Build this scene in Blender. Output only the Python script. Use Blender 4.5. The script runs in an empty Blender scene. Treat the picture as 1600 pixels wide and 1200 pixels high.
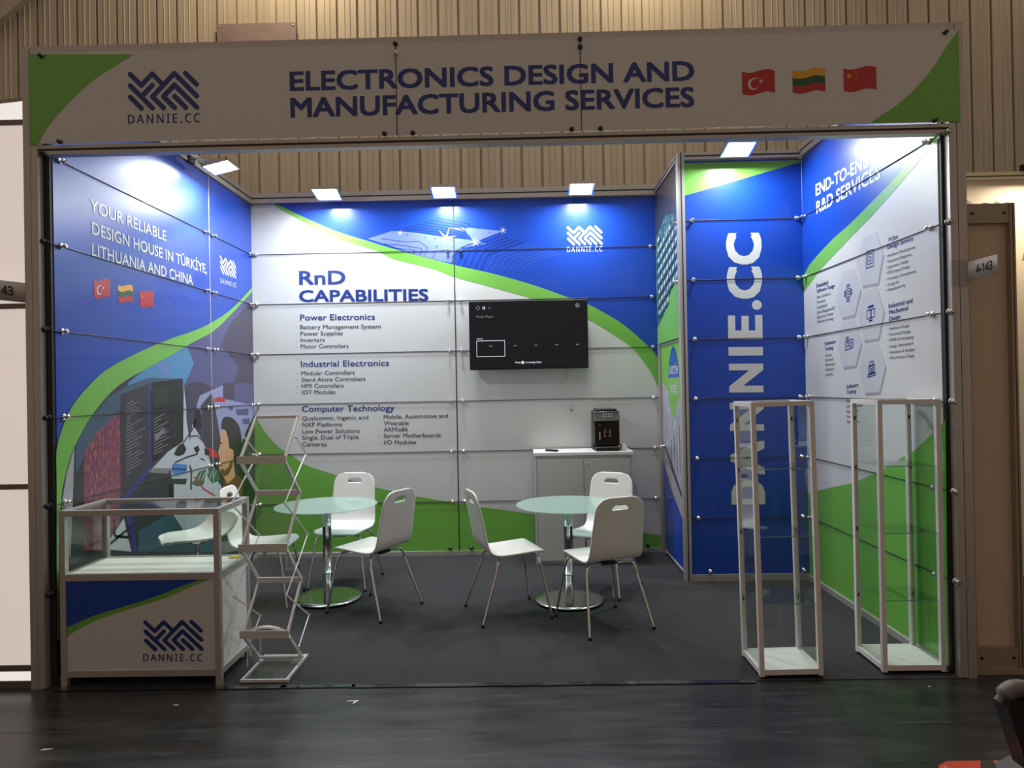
import bpy, math, random
from mathutils import Vector, Matrix
random.seed(7)
S = bpy.context.scene
COL = S.collection

# ------------------------------------------------------------------ camera
CAM = Vector((2.68882, -3.87299, 1.65732))
YAW, PITCH, ROLL, FPX = -0.0152180, 0.0052655, -0.0186833, 1079.66
def cam_axes():
    cy, sy, cp, sp = math.cos(YAW), math.sin(YAW), math.cos(PITCH), math.sin(PITCH)
    f = Vector((sy*cp, cy*cp, sp)); r = Vector((cy, -sy, 0)); u = r.cross(f)
    c, s = math.cos(ROLL), math.sin(ROLL)
    return r*c + u*s, u*c - r*s, f
CR, CU, CF = cam_axes()
cam = bpy.data.objects.new('camera', bpy.data.cameras.new('camera'))
COL.objects.link(cam)
m = Matrix((CR, CU, -CF)).transposed().to_4x4(); m.translation = CAM
cam.matrix_world = m
cam.data.sensor_width = 36; cam.data.lens = FPX/1600*36
cam.data.clip_start = 0.05; cam.data.clip_end = 100
S.camera = cam

# ------------------------------------------------------------------ world, exposure, hall lights
S.view_settings.view_transform = 'Standard'; S.view_settings.look = 'None'
S.view_settings.exposure = 0.0; S.view_settings.gamma = 1.0
S.view_settings.use_curve_mapping = False
w = bpy.data.worlds.new('hall'); S.world = w; w.use_nodes = True
w.node_tree.nodes['Background'].inputs[0].default_value = (1.0, 0.74, 0.56, 1)
w.node_tree.nodes['Background'].inputs[1].default_value = 0.25
def area_light(name, loc, target, size, power, color, size_y=None, spread=None):
    d = bpy.data.lights.new(name, 'AREA'); d.energy = power; d.color = color
    d.size = size
    if size_y: d.shape = 'RECTANGLE'; d.size_y = size_y
    if spread: d.spread = spread
    o = bpy.data.objects.new(name, d); COL.objects.link(o); o.location = loc
    o.rotation_euler = (Vector(target)-Vector(loc)).to_track_quat('-Z', 'Y').to_euler()
    return o
WARM = (1.0, 0.77, 0.48)
area_light('hall_roof_light', (2.5, 0.2, 9.6), (2.5, 0.6, 0), 6.0, 240, (1.0, 0.92, 0.82), 1.2)
area_light('hall_uplight', (-0.6, 5.3, 9.2), (-0.7, 6.5, 7.2), 0.9, 115, WARM, 0.4)
area_light('hall_uplight', (4.6, 5.4, 9.0), (4.6, 6.5, 7.3), 0.8, 85, WARM, 0.4)
area_light('hall_uplight', (10.8, 5.3, 9.0), (10.8, 6.5, 7.0), 0.9, 18, WARM, 0.4)
LAMP_POWER = 28
LAMP_COLOR = (0.93, 0.985, 1.0)

# ------------------------------------------------------------------ materials
def newmat(name):
    mt = bpy.data.materials.new(name); mt.use_nodes = True
    return mt, mt.node_tree, mt.node_tree.nodes['Principled BSDF']
def mat(name, col, rough=0.5, metal=0.0, coat=0.0, coat_rough=0.03, emit=None, noise=0.0, nscale=8.0, bump=0.0, stretch=None, spec=0.5):
    mt, nt, b = newmat(name)
    b.inputs['Base Color'].default_value = (*col, 1)
    b.inputs['Roughness'].default_value = rough
    b.inputs['Metallic'].default_value = metal
    b.inputs['Coat Weight'].default_value = coat
    b.inputs['Coat Roughness'].default_value = coat_rough
    b.inputs['Specular IOR Level'].default_value = spec
    if emit:
        b.inputs['Emission Color'].default_value = (*emit[0], 1); b.inputs['Emission Strength'].default_value = emit[1]
    if noise or bump:
        tc = nt.nodes.new('ShaderNodeTexCoord'); mp = nt.nodes.new('ShaderNodeMapping')
        nt.links.new(tc.outputs['Object'], mp.inputs[0])
        if stretch: mp.inputs['Scale'].default_value = stretch
        n = nt.nodes.new('ShaderNodeTexNoise'); n.inputs['Scale'].default_value = nscale; n.inputs['Detail'].default_value = 5
        nt.links.new(mp.outputs[0], n.inputs['Vector'])
        if noise:
            rp = nt.nodes.new('ShaderNodeMix'); rp.data_type = 'RGBA'
            rp.inputs[6].default_value = (*[c*(1-noise) for c in col], 1)
            rp.inputs[7].default_value = (*[min(1, c*(1+noise)) for c in col], 1)
            nt.links.new(n.outputs['Fac'], rp.inputs[0]); nt.links.new(rp.outputs[2], b.inputs['Base Color'])
        if bump:
            bp = nt.nodes.new('ShaderNodeBump'); bp.inputs['Strength'].default_value = bump; bp.inputs['Distance'].default_value = 0.01
            nt.links.new(n.outputs['Fac'], bp.inputs['Height']); nt.links.new(bp.outputs[0], b.inputs['Normal'])
    return mt
def pr(name, col):            # printed, laminated panel surface: satin base under a thin clear film
    return mat('print_'+name, col, rough=0.33, coat=0.22, coat_rough=0.035)
P = {
 'white': pr('white', (0.63, 0.645, 0.65)), 'blue': pr('blue', (0.006, 0.055, 0.42)), 'green': pr('green', (0.165, 0.45, 0.07)),
 'navy': pr('navy', (0.010, 0.034, 0.22)), 'ink': pr('ink', (0.05, 0.055, 0.07)), 'grey': pr('grey', (0.36, 0.38, 0.42)),
 'hex': pr('hex', (0.55, 0.57, 0.62)), 'hexshade': pr('hexshade', (0.36, 0.37, 0.42)), 'red': pr('red', (0.48, 0.018, 0.02)), 'yellow': pr('yellow', (0.75, 0.38, 0.03)),
 'fgreen': pr('fgreen', (0.006, 0.09, 0.04)), 'paleblue': pr('paleblue', (0.15, 0.21, 0.58)), 'midblue': pr('midblue', (0.03, 0.085, 0.46)), 'darkblue': pr('darkblue', (0.008, 0.022, 0.16)),
 'slate': pr('slate', (0.035, 0.036, 0.05)), 'purple': pr('purple', (0.075, 0.075, 0.21)), 'glow': pr('glow', (0.07, 0.24, 0.46)), 'teal': pr('teal', (0.05, 0.1, 0.16)),
 'violet': pr('violet', (0.04, 0.035, 0.2)), 'desk': pr('desk', (0.45, 0.5, 0.56)), 'lilac': pr('lilac', (0.26, 0.28, 0.5)), 'plum': pr('plum', (0.05, 0.04, 0.085)), 'code': pr('code', (0.2, 0.2, 0.22)),
 'black': pr('black', (0.012, 0.012, 0.015)), 'cyanblue': pr('cyanblue', (0.05, 0.2, 0.5)), 'skin': pr('skin', (0.56, 0.31, 0.17)), 'brown': pr('brown', (0.14, 0.065, 0.03)), 'pcb': pr('pcb', (0.05, 0.14, 0.09)),
 'lightgrey': pr('lightgrey', (0.55, 0.58, 0.62)), 'hair': pr('hair', (0.014, 0.012, 0.012)), 'darkgreen': pr('darkgreen', (0.012, 0.03, 0.016)), 'sand': pr('sand', (0.4, 0.37, 0.33)),
}
def noise_print(name, cols, scale, stretch):
    mt, nt, b = newmat('print_'+name)
    b.inputs['Roughness'].default_value = 0.33; b.inputs['Coat Weight'].default_value = 0.35
    tc = nt.nodes.new('ShaderNodeTexCoord'); mp = nt.nodes.new('ShaderNodeMapping'); mp.inputs['Scale'].default_value = stretch
    n = nt.nodes.new('ShaderNodeTexNoise'); n.inputs['Scale'].default_value = scale; n.inputs['Detail'].default_value = 6; n.inputs['Roughness'].default_value = 0.7
    r = nt.nodes.new('ShaderNodeValToRGB')
    while len(r.color_ramp.elements) < len(cols): r.color_ramp.elements.new(0.5)
    for e, (p, c) in zip(r.color_ramp.elements, cols): e.position = p; e.color = (*c, 1)
    nt.links.new(tc.outputs['Object'], mp.inputs[0]); nt.links.new(mp.outputs[0], n.inputs['Vector'])
    nt.links.new(n.outputs['Fac'], r.inputs[0]); nt.links.new(r.outputs[0], b.inputs['Base Color'])
    return mt
P['magenta'] = noise_print('magenta', [(0.35, (0.06, 0.03, 0.14)), (0.5, (0.17, 0.04, 0.09)), (0.62, (0.42, 0.15, 0.07))], 14, (1, 5, 1.2))
P['circuit'] = noise_print('circuit', [(0.36, (0.008, 0.03, 0.03)), (0.52, (0.03, 0.13, 0.11)), (0.66, (0.3, 0.42, 0.4))], 16, (1, 2, 2))
P['cityscape'] = noise_print('cityscape', [(0.38, (0.22, 0.22, 0.32)), (0.55, (0.45, 0.46, 0.55)), (0.68, (0.62, 0.62, 0.66))], 9, (1, 4, 1))
ALU = mat('brushed_aluminium', (0.50, 0.48, 0.46), rough=0.36, metal=0.45, noise=0.06, nscale=30, stretch=(1, 1, 0.05))
ALUD = mat('profile_groove', (0.02, 0.018, 0.017), rough=0.6)
CHROME = mat('chrome', (0.82, 0.82, 0.83), rough=0.07, metal=1.0)
STEEL = mat('satin_steel', (0.6, 0.59, 0.57), rough=0.2, metal=1.0, noise=0.05, nscale=60)
WIRE = mat('steel_wire', (0.05, 0.05, 0.055), rough=0.4, metal=0.3)
SEAM = mat('seam_shadow_gap', (0.03, 0.03, 0.035), rough=0.8)
BLK = mat('black_plastic', (0.010, 0.010, 0.011), rough=0.4, spec=0.35)
BLKGLOSS = mat('black_gloss', (0.004, 0.004, 0.005), rough=0.15, spec=0.3)
GREYP = mat('grey_plastic', (0.11, 0.10, 0.10), rough=0.45)
RACKALU = mat('pale_anodised_aluminium', (0.72, 0.72, 0.71), rough=0.35, metal=0.25)
WHITE = mat('white_lacquer', (0.78, 0.78, 0.77), rough=0.35)
CHAIRW = mat('white_chair_laminate', (0.82, 0.82, 0.80), rough=0.28, coat=0.2, coat_rough=0.12)
PLYEDGE = mat('plywood_edge', (0.42, 0.3, 0.2), rough=0.5)
LIGHTGREY = mat('light_grey_board', (0.50, 0.51, 0.50), rough=0.42)
WHITEPLY = mat('white_board', (0.8, 0.8, 0.78), rough=0.4, noise=0.03, nscale=6, stretch=(1, 8, 1))
REDP = mat('red_plastic', (0.5, 0.05, 0.02), rough=0.35)
YEL = mat('yellow_tape', (0.75, 0.6, 0.05), rough=0.5)
PAPER = mat('paper', (0.62, 0.62, 0.64), rough=0.6)
PAPERG = mat('grey_paper', (0.44, 0.43, 0.42), rough=0.6)
BEIGE = mat('beige_panel', (0.60, 0.49, 0.37), rough=0.5)
BEIGEF = mat('bronze_profile', (0.36, 0.30, 0.23), rough=0.4, metal=0.2)
DARKF = mat('dark_profile', (0.2, 0.165, 0.15), rough=0.4, metal=0.4)
CREAM = mat('cream_wall_print', (0.82, 0.72, 0.58), rough=0.45, noise=0.05, nscale=3)
LBOX = mat('lightbox_fabric', (0.8, 0.77, 0.75), rough=0.6, emit=((1.0, 0.86, 0.79), 0.5), noise=0.02, nscale=2)
LBOX2 = mat('lightbox_fabric_bright', (0.85, 0.84, 0.84), rough=0.6, emit=((1.0, 0.94, 0.92), 0.72))
LEDGLASS = mat('lit_led_glass', (0.9, 0.95, 1.0), rough=0.3, emit=((0.92, 0.98, 1.0), 14.0))
SCREEN = mat('tv_screen', (0.006, 0.006, 0.009), rough=0.12, emit=((0.4, 0.45, 0.6), 0.008), spec=0.4)
SCR_W = mat('screen_white', (0.1, 0.1, 0.1), rough=0.3, emit=((0.9, 0.92, 1.0), 0.75))
SCR_G = mat('screen_grey', (0.05, 0.05, 0.05), rough=0.3, emit=((0.8, 0.82, 0.9), 0.16))
SCR_D = mat('screen_dark_tile', (0.01, 0.01, 0.01), rough=0.2, emit=((0.5, 0.5, 0.5), 0.006))
CARPET = mat('charcoal_carpet', (0.046, 0.046, 0.050), rough=0.95, noise=0.35, nscale=90, bump=0.5, spec=0.1)
TAPE = mat('clear_tape', (0.03, 0.03, 0.032), rough=0.10, coat=0.5, noise=0.5, nscale=14, bump=0.25)
CLAD = mat('hall_cladding', (0.36, 0.315, 0.25), rough=0.55, noise=0.22, nscale=3.0, stretch=(3, 1, 0.25))
PLATE = mat('galvanised_plate', (0.26, 0.20, 0.20), rough=0.45, metal=0.3, noise=0.25, nscale=6)

def floor_mat():
    mt, nt, b = newmat('black_hall_floor')
    tc = nt.nodes.new('ShaderNodeTexCoord')
    mp = nt.nodes.new('ShaderNodeMapping'); mp.inputs['Scale'].default_value = (0.6, 3.5, 1)
    n = nt.nodes.new('ShaderNodeTexNoise'); n.inputs['Scale'].default_value = 3.0; n.inputs['Detail'].default_value = 9; n.inputs['Roughness'].default_value = 0.65
    nt.links.new(tc.outputs['Object'], mp.inputs[0]); nt.links.new(mp.outputs[0], n.inputs['Vector'])
    r = nt.nodes.new('ShaderNodeValToRGB'); r.color_ramp.elements[0].position = 0.35; r.color_ramp.elements[1].position = 0.75
    r.color_ramp.elements[0].color = (0.012, 0.012, 0.0125, 1); r.color_ramp.elements[1].color = (0.036, 0.036, 0.036, 1)
    nt.links.new(n.outputs['Fac'], r.inputs[0]); nt.links.new(r.outputs[0], b.inputs['Base Color'])
    # scuffs
    mp2 = nt.nodes.new('ShaderNodeMapping'); mp2.inputs['Scale'].default_value = (0.9, 14, 1); mp2.inputs['Rotation'].default_value = (0, 0, 0.12)
    n2 = nt.nodes.new('ShaderNodeTexNoise'); n2.inputs['Scale'].default_value = 2.2; n2.inputs['Detail'].default_value = 8; n2.inputs['Roughness'].default_value = 0.7
    nt.links.new(tc.outputs['Object'], mp2.inputs[0]); nt.links.new(mp2.outputs[0], n2.inputs['Vector'])
    r2 = nt.nodes.new('ShaderNodeValToRGB'); r2.color_ramp.elements[0].position = 0.575; r2.color_ramp.elements[1].position = 0.70
    r2.color_ramp.elements[0].color = (0, 0, 0, 1); r2.color_ramp.elements[1].color = (1, 1, 1, 1)
    nt.links.new(n2.outputs['Fac'], r2.inputs[0])
    mx = nt.nodes.new('ShaderNodeMix'); mx.data_type = 'RGBA'; mx.inputs[7].default_value = (0.10, 0.10, 0.10, 1)
    mul = nt.nodes.new('ShaderNodeMath'); mul.operation = 'MULTIPLY'; mul.inputs[1].default_value = 0.75
    nt.links.new(r2.outputs[0], mul.inputs[0]); nt.links.new(mul.outputs[0], mx.inputs[0])
    nt.links.new(r.outputs[0], mx.inputs[6]); nt.links.new(mx.outputs[2], b.inputs['Base Color'])
    rr = nt.nodes.new('ShaderNodeMapRange'); rr.inputs[3].default_value = 0.18; rr.inputs[4].default_value = 0.42
    nt.links.new(n.outputs['Fac'], rr.inputs[0]); nt.links.new(rr.outputs[0], b.inputs['Roughness'])
    b.inputs['Specular IOR Level'].default_value = 0.45
    return mt
FLOOR = floor_mat()
def glass_mat(name, tint, ior=1.45, rough=0.0, film=0.0, filmcol=(0.8, 0.9, 0.88)):
    mt = bpy.data.materials.new(name); mt.use_nodes = True; nt = mt.node_tree; nt.nodes.clear()
    out = nt.nodes.new('ShaderNodeOutputMaterial'); t = nt.nodes.new('ShaderNodeBsdfTransparent'); t.inputs[0].default_value = (*tint, 1)
    g = nt.nodes.new('ShaderNodeBsdfGlossy'); g.inputs['Roughness'].default_value = rough
    lw = nt.nodes.new('ShaderNodeLayerWeight'); pw_ = nt.nodes.new('ShaderNodeMath'); pw_.operation = 'POWER'; pw_.inputs[1].default_value = 5
    f = nt.nodes.new('ShaderNodeMapRange'); r0 = ((ior-1)/(ior+1))**2; f.inputs[3].default_value = r0; f.inputs[4].default_value = 0.85
    nt.links.new(lw.outputs['Facing'], pw_.inputs[0]); nt.links.new(pw_.outputs[0], f.inputs[0])
    mx = nt.nodes.new('ShaderNodeMixShader'); last = t
    if film:
        d = nt.nodes.new('ShaderNodeBsdfDiffuse'); d.inputs[0].default_value = (*filmcol, 1)
        m0 = nt.nodes.new('ShaderNodeMixShader'); m0.inputs[0].default_value = film
        nt.links.new(t.outputs[0], m0.inputs[1]); nt.links.new(d.outputs[0], m0.inputs[2]); last = m0
    nt.links.new(f.outputs[0], mx.inputs[0]); nt.links.new(last.outputs[0], mx.inputs[1]); nt.links.new(g.outputs[0], mx.inputs[2])
    nt.links.new(mx.outputs[0], out.inputs[0])
    return mt
GLASS = glass_mat('clear_glass', (0.94, 0.97, 0.95), 1.22)
GLASSEDGE = mat('green_glass_edge', (0.2, 0.5, 0.42), rough=0.15)
ACRYL = glass_mat('acrylic_sheet', (0.90, 0.91, 0.90), 1.25, 0.02, 0.05, (0.6, 0.6, 0.6))
FROST = glass_mat('frosted_glass', (0.80, 0.94, 0.90), 1.38, 0.08, 0.40, (0.60, 0.80, 0.73))

# ------------------------------------------------------------------ helpers
def pix(ax, val, x, y):
    """point where the sight line through photo pixel (x, y) meets the plane ax = val"""
    d = CF*FPX + CR*(x-800) + CU*(600-y)
    i = 'xyz'.index(ax)
    return CAM + d*((val-CAM[i])/d[i])
class MB:
    def __init__(s): s.v = []; s.f = []; s.fm = []; s.sm = []; s.mats = []
    def mi(s, mt):
        if mt not in s.mats: s.mats.append(mt)
        return s.mats.index(mt)
    def add(s, vs, fs, mt, smooth=False):
        o = len(s.v); k = s.mi(mt); s.v += [tuple(v) for v in vs]
        for f in fs: s.f.append([i+o for i in f]); s.fm.append(k); s.sm.append(smooth)
        return s
    def hexa(s, c, mt): return s.add(c, [(0,3,2,1),(4,5,6,7),(0,1,5,4),(1,2,6,5),(2,3,7,6),(3,0,4,7)], mt)
    def box(s, x0, x1, y0, y1, z0, z1, mt):
        return s.hexa([(x0,y0,z0),(x1,y0,z0),(x1,y1,z0),(x0,y1,z0),(x0,y0,z1),(x1,y0,z1),(x1,y1,z1),(x0,y1,z1)], mt)
    def bevbox(s, x0, x1, y0, y1, z0, z1, mt, b=0.004, n=3):
        # rounded vertical edges + small top/bottom chamfer
        pts = []
        for cx, cy, a0 in ((x1-b, y1-b, 0), (x0+b, y1-b, 90), (x0+b, y0+b, 180), (x1-b, y0+b, 270)):
            for k in range(n+1):
                a = math.radians(a0+90*k/n); pts.append((cx, cy, math.cos(a), math.sin(a)))
        rings = []
        for z, r in ((z0, b*0.6), (z0+b*0.4, b), (z1-b*0.4, b), (z1, b*0.6)):
            rings.append([(cx+ca*r, cy+sa*r, z) for cx, cy, ca, sa in pts])
        N = len(pts); vs = [p for r in rings for p in r]
        fs = [(i*N+j, i*N+(j+1) % N, (i+1)*N+(j+1) % N, (i+1)*N+j) for i in range(3) for j in range(N)]
        fs += [tuple(reversed(range(N))), tuple(range(3*N, 4*N))]
        return s.add(vs, fs, mt)
    def poly(s, pts, mt): return s.add(pts, [tuple(range(len(pts)))], mt)
    def tube(s, pts, r, mt, n=10, caps=True):
        pts = [Vector(p) for p in pts]; rs = r if isinstance(r, (list, tuple)) else [r]*len(pts)
        vs = []; up = None
        for i, p in enumerate(pts):
            t = (pts[min(i+1, len(pts)-1)]-pts[max(i-1, 0)]).normalized()
            if up is None: up = Vector((0, 0, 1)) if abs(t.z) < 0.9 else Vector((1, 0, 0))
            a = t.cross(up).normalized(); up = a.cross(t).normalized()
            for k in range(n):
                q = 2*math.pi*k/n; vs.append(p+(a*math.cos(q)+up*math.sin(q))*rs[i])
        fs = [(i*n+k, i*n+(k+1) % n, (i+1)*n+(k+1) % n, (i+1)*n+k) for i in range(len(pts)-1) for k in range(n)]
        s.add(vs, fs, mt, True)
        if caps:
            L = (len(pts)-1)*n
            s.add(vs[:n], [tuple(reversed(range(n)))], mt); s.add(vs[L:], [tuple(range(n))], mt)
        return s
    def bar(s, p, q, w, h, mt, side=None):
        p, q = Vector(p), Vector(q); t = (q-p).normalized(); side = Vector(side) if side else (Vector((0, 0, 1)) if abs(t.z) < 0.9 else Vector((1, 0, 0)))
        a = t.cross(side).normalized()*w/2; b = a.cross(t).normalized()*h/2
        return s.hexa([p-a-b, p+a-b, p+a+b, p-a+b, q-a-b, q+a-b, q+a+b, q-a+b], mt)
    def lathe(s, prof, c, mt, n=32, axis='z'):
        vs = []
        for r, z in prof:
            for k in range(n):
                a = 2*math.pi*k/n; p = (r*math.cos(a), r*math.sin(a), z)
                if axis == 'y': p = (p[0], -p[2], p[1])
                if axis == 'x': p = (p[2], p[0], p[1])
                vs.append((c[0]+p[0], c[1]+p[1], c[2]+p[2]))
        fs = [(i*n+k, i*n+(k+1) % n, (i+1)*n+(k+1) % n, (i+1)*n+k) for i in range(len(prof)-1) for k in range(n)]
        s.add(vs, fs, mt, True)
        s.add(vs[:n], [tuple(range(n))], mt); s.add(vs[-n:], [tuple(range(n))], mt)
        return s
    def build(s, name, parent=None):
        me = bpy.data.meshes.new(name); me.from_pydata(s.v, [], s.f); 
        for mt in s.mats: me.materials.append(mt)
        me.polygons.foreach_set('material_index', s.fm); me.polygons.foreach_set('use_smooth', s.sm)
        me.update()
        o = bpy.data.objects.new(name, me); COL.objects.link(o)
        if parent:
            o.parent = parent
            if parent.type == 'EMPTY' or True: o.matrix_parent_inverse = Matrix.Translation(parent.location).inverted() if s_world else Matrix()
        return o
s_world = False      # True while parts are modelled in world coordinates under a root that is not at the origin
def world_parts(flag):
    global s_world; s_world = flag
def tag(o, label, cat, group=None):
    o['label'] = label; o['category'] = cat
    if group: o['group'] = group
    return o
def thing(name, label, cat, loc=(0, 0, 0), rz=0, group=None):
    o = bpy.data.objects.new(name, None); COL.objects.link(o); o.empty_display_size = 0.1
    o.location = loc; o.rotation_euler = (0, 0, rz)
    return tag(o, label, cat, group)
def struct(o): o['kind'] = 'structure'; return o
def copy_tree(o, parent=None):
    c = o.copy(); COL.objects.link(c)
    if parent: c.parent = parent
    for ch in list(o.children): copy_tree(ch, c)
    return c
def smooth(pts, k=6):
    out = []
    for i in range(len(pts)-1):
        p0, p1, p2, p3 = pts[max(i-1, 0)], pts[i], pts[i+1], pts[min(i+2, len(pts)-1)]
        for j in range(k):
            t = j/k
            out.append(tuple(0.5*((2*b)+(-a+c)*t+(2*a-5*b+4*c-d)*t*t+(-a+3*b-3*c+d)*t**3) for a, b, c, d in zip(p0, p1, p2, p3)))
    out.append(pts[-1]); return out

# lettering
FONT = None
try:
    import os
    fp = os.path.join(bpy.utils.system_resource('DATAFILES'), 'fonts', 'NotoSansHebrew-Regular.woff2')
    if os.path.exists(fp): FONT = bpy.data.fonts.load(fp)
except Exception: FONT = None
_glyph = {}
def glyphs(txt, bold, spacing, face=None):
    key = (txt, bold, spacing, face)
    if key in _glyph: return _glyph[key]
    cu = bpy.data.curves.new('lettering', 'FONT'); cu.body = txt; cu.size = 1; cu.space_character = spacing; cu.resolution_u = 3
    if FONT and face: cu.font = FONT      # the narrower humanist face, if this Blender ships it
    ob = bpy.data.objects.new('lettering', cu); COL.objects.link(ob)
    dg = bpy.context.evaluated_depsgraph_get(); me = bpy.data.meshes.new_from_object(ob.evaluated_get(dg))
    v0 = [tuple(v.co) for v in me.vertices]; f0 = [tuple(p.vertices) for p in me.polygons]; vs, fs = [], []
    shifts = [(0, 0)] if bold <= 0 else [(bold*math.cos(a), bold*math.sin(a)) for a in (math.pi/4, 3*math.pi/4, 5*math.pi/4, 7*math.pi/4)]
    for dx, dy in shifts:      # a heavier weight: the same outline struck four times, a hair apart
        o = len(vs); vs += [(x+dx, y+dy, len(vs)//max(1, len(v0))) for x, y, z in v0]; fs += [tuple(i+o for i in f) for f in f0]
    bpy.data.objects.remove(ob); bpy.data.curves.remove(cu); bpy.data.meshes.remove(me)
    _glyph[key] = (vs, fs); return vs, fs
_cap = {}
def letter(mb, txt, A, B, T, mt, bold=0.0, spacing=1.0, face=None):
    """lettering whose baseline runs A..B and whose capitals reach T above A"""
    vs, fs = glyphs(txt, bold, spacing, face)
    if (bold, face) not in _cap:
        h, _ = glyphs('H', bold, 1.0, face); _cap[(bold, face)] = (min(v[1] for v in h), max(v[1] for v in h))
    b0, b1 = _cap[(bold, face)]
    x0 = min(v[0] for v in vs); x1 = max(v[0] for v in vs)
    A, B, T = Vector(A), Vector(B), Vector(T)
    ex = (B-A)/(x1-x0); ey = (T-A)/(b1-b0); ez = ex.cross(ey).normalized()*0.00012
    if ez.dot(CAM-A) < 0: ez = -ez
    mb.add([A+ex*(v[0]-x0)+ey*(v[1]-b0)+ez*(v[2] if len(v) > 2 else 0) for v in vs], fs, mt)

class Plane:
    """a wall plane that receives print layers; each layer sits 0.6 mm above the one below"""
    def __init__(s, mb, ax, val, sign): s.mb = mb; s.ax = ax; s.val = val; s.sign = sign
    def pt(s, x, y, lv):
        p = pix(s.ax, s.val, x, y); p['xyz'.index(s.ax)] += s.sign*0.0006*lv; return p
    def poly(s, pts, mt, lv=1): s.mb.poly([s.pt(x, y, lv) for x, y in pts], mt)
    def text(s, txt, a, b, cap, mt, bold=0.0, lv=3, spacing=1.0, t=None, face=None):
        A, B = s.pt(*a, lv), s.pt(*b, lv); T = s.pt(*(t or (a[0], a[1]-cap)), lv)
        if s.ax != 'z' and t is None: T = Vector((A.x, A.y, T.z))
        letter(s.mb, txt, A, B, T, mt, bold, spacing, face)
    def line(s, pts, wpx, mt, lv=2):
        P3 = [s.pt(x, y, lv) for x, y in pts]; nrm = Vector((0, 0, 0)); nrm['xyz'.index(s.ax)] = 1
        for p, q in zip(P3, P3[1:]):
            d = (q-p).normalized().cross(nrm)*wpx/2
            s.mb.poly([p-d, q-d, q+d, p+d], mt)
LOGO = [[(0,0),(1,1),(2,0),(3,1)], [(4,0),(3,1),(2,2),(3,3)], [(4,0),(6,2)], [(5,0),(6,1)], [(0,1),(1,2),(2,3)], [(1,2),(2,1)], [(0,2),(1,3)], [(4,1),(3,2),(4,3)], [(4,1),(6,3)], [(4,2),(5,3)]]
def logo(mb, O, U, V, mt):
    O, U, V = Vector(O), (Vector(U)-Vector(O))/6, (Vector(V)-Vector(O))/3
    w = 0.215; nz = U.cross(V).normalized()*0.00006; k_ = 0
    if nz.dot(CAM-O) < 0: nz = -nz
    for st in LOGO:
        for (x0, y0), (x1, y1) in zip(st, st[1:]):
            L = math.hypot(x1-x0, y1-y0); tx, ty = (x1-x0)/L, (y1-y0)/L; a0 = math.atan2(ty, tx)
            out = []
            for c, off in (((x1, y1), -90), ((x0, y0), 90)):
                for k in range(9):
                    a = a0+math.radians(off+22.5*k); out.append((c[0]+w*math.cos(a), c[1]+w*math.sin(a)))
            mb.poly([O+U*x+V*y+nz*k_ for x, y in out], mt); k_ += 1
def flag(pl, q, kind, lv=2):
    """a waving flag in the photo quad q = TL, TR, BR, BL"""
    def at(u, v, dl=0):
        wv = 0.07*math.sin(u*2*math.pi)
        v2 = v+wv
        x = (q[0][0]*(1-u)+q[1][0]*u)*(1-v2)+(q[3][0]*(1-u)+q[2][0]*u)*v2
        y = (q[0][1]*(1-u)+q[1][1]*u)*(1-v2)+(q[3][1]*(1-u)+q[2][1]*u)*v2
        return pl.pt(x, y, lv+dl)
    def band(v0, v1, mt):
        N = 10; vs = [at(k/N, v0) for k in range(N+1)]+[at(k/N, v1) for k in range(N, -1, -1)]; pl.mb.poly(vs, mt)
    def star(cu, cv, r, mt, rot=0, asp=1.45):
        pl.mb.poly([at(cu+(r if k % 2 == 0 else r*0.4)*math.sin(rot+k*math.pi/5)/asp, cv-(r if k % 2 == 0 else r*0.4)*math.cos(rot+k*math.pi/5), 1) for k in range(10)], mt)
    if kind == 'lt':
        band(0, 0.34, P['yellow']); band(0.34, 0.67, P['fgreen']); band(0.67, 1, P['red'])
    else:
        band(0, 1, P['red'])
        if kind == 'tr':
            outer = [math.radians(40+280*k/16) for k in range(17)]; inner = [math.radians(320-280*k/16) for k in range(17)]
            pl.mb.poly([at(0.36+0.27*math.cos(a)/1.45, 0.52-0.27*math.sin(a), 1) for a in outer]+[at(0.40+0.215*math.cos(a)/1.45, 0.52-0.215*math.sin(a), 1) for a in inner], P['white'])
            star(0.58, 0.5, 0.12, P['white'], 0.3)
        else:
            star(0.17, 0.3, 0.15, P['yellow'])
            for cu, cv in ((0.34, 0.12), (0.41, 0.22), (0.41, 0.36), (0.34, 0.46)): star(cu, cv, 0.05, P['yellow'], 0.4)

W, D = 5.064, 3.0
ROWS = [0.0347+0.5*k for k in range(1, 7)]
ZT = 3.535; ZB = 0.045

# ================================================================== SETTING
mb = MB(); mb.box(-7, 12, -6, 6.6, -0.2, 0.0, FLOOR)
for y in (-0.497, -1.98):     # joints of the floor sheets
    mb.box(-7, 12, y, y+0.006, -0.001, 0.0006, ALUD)
floor = struct(mb.build('floor'))
mb = MB(); mb.box(-0.06, 5.12, 0.0, 3.05, 0.0, 0.004, CARPET)
carpet = tag(mb.build('carpet'), 'charcoal grey carpet covering the floor of the exhibition booth', 'carpet')
mb = MB()
for x0, x1, dy in ((0.02, 1.33, 0), (1.30, 1.72, 0.004), (1.70, 3.95, -0.003)):
    mb.box(x0, x1, -0.030+dy, 0.012+dy, 0.0045, 0.0055, TAPE)
tag(mb.build('adhesive_tape'), 'clear shiny tape strip sealing the front edge of the charcoal carpet', 'tape')

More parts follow.
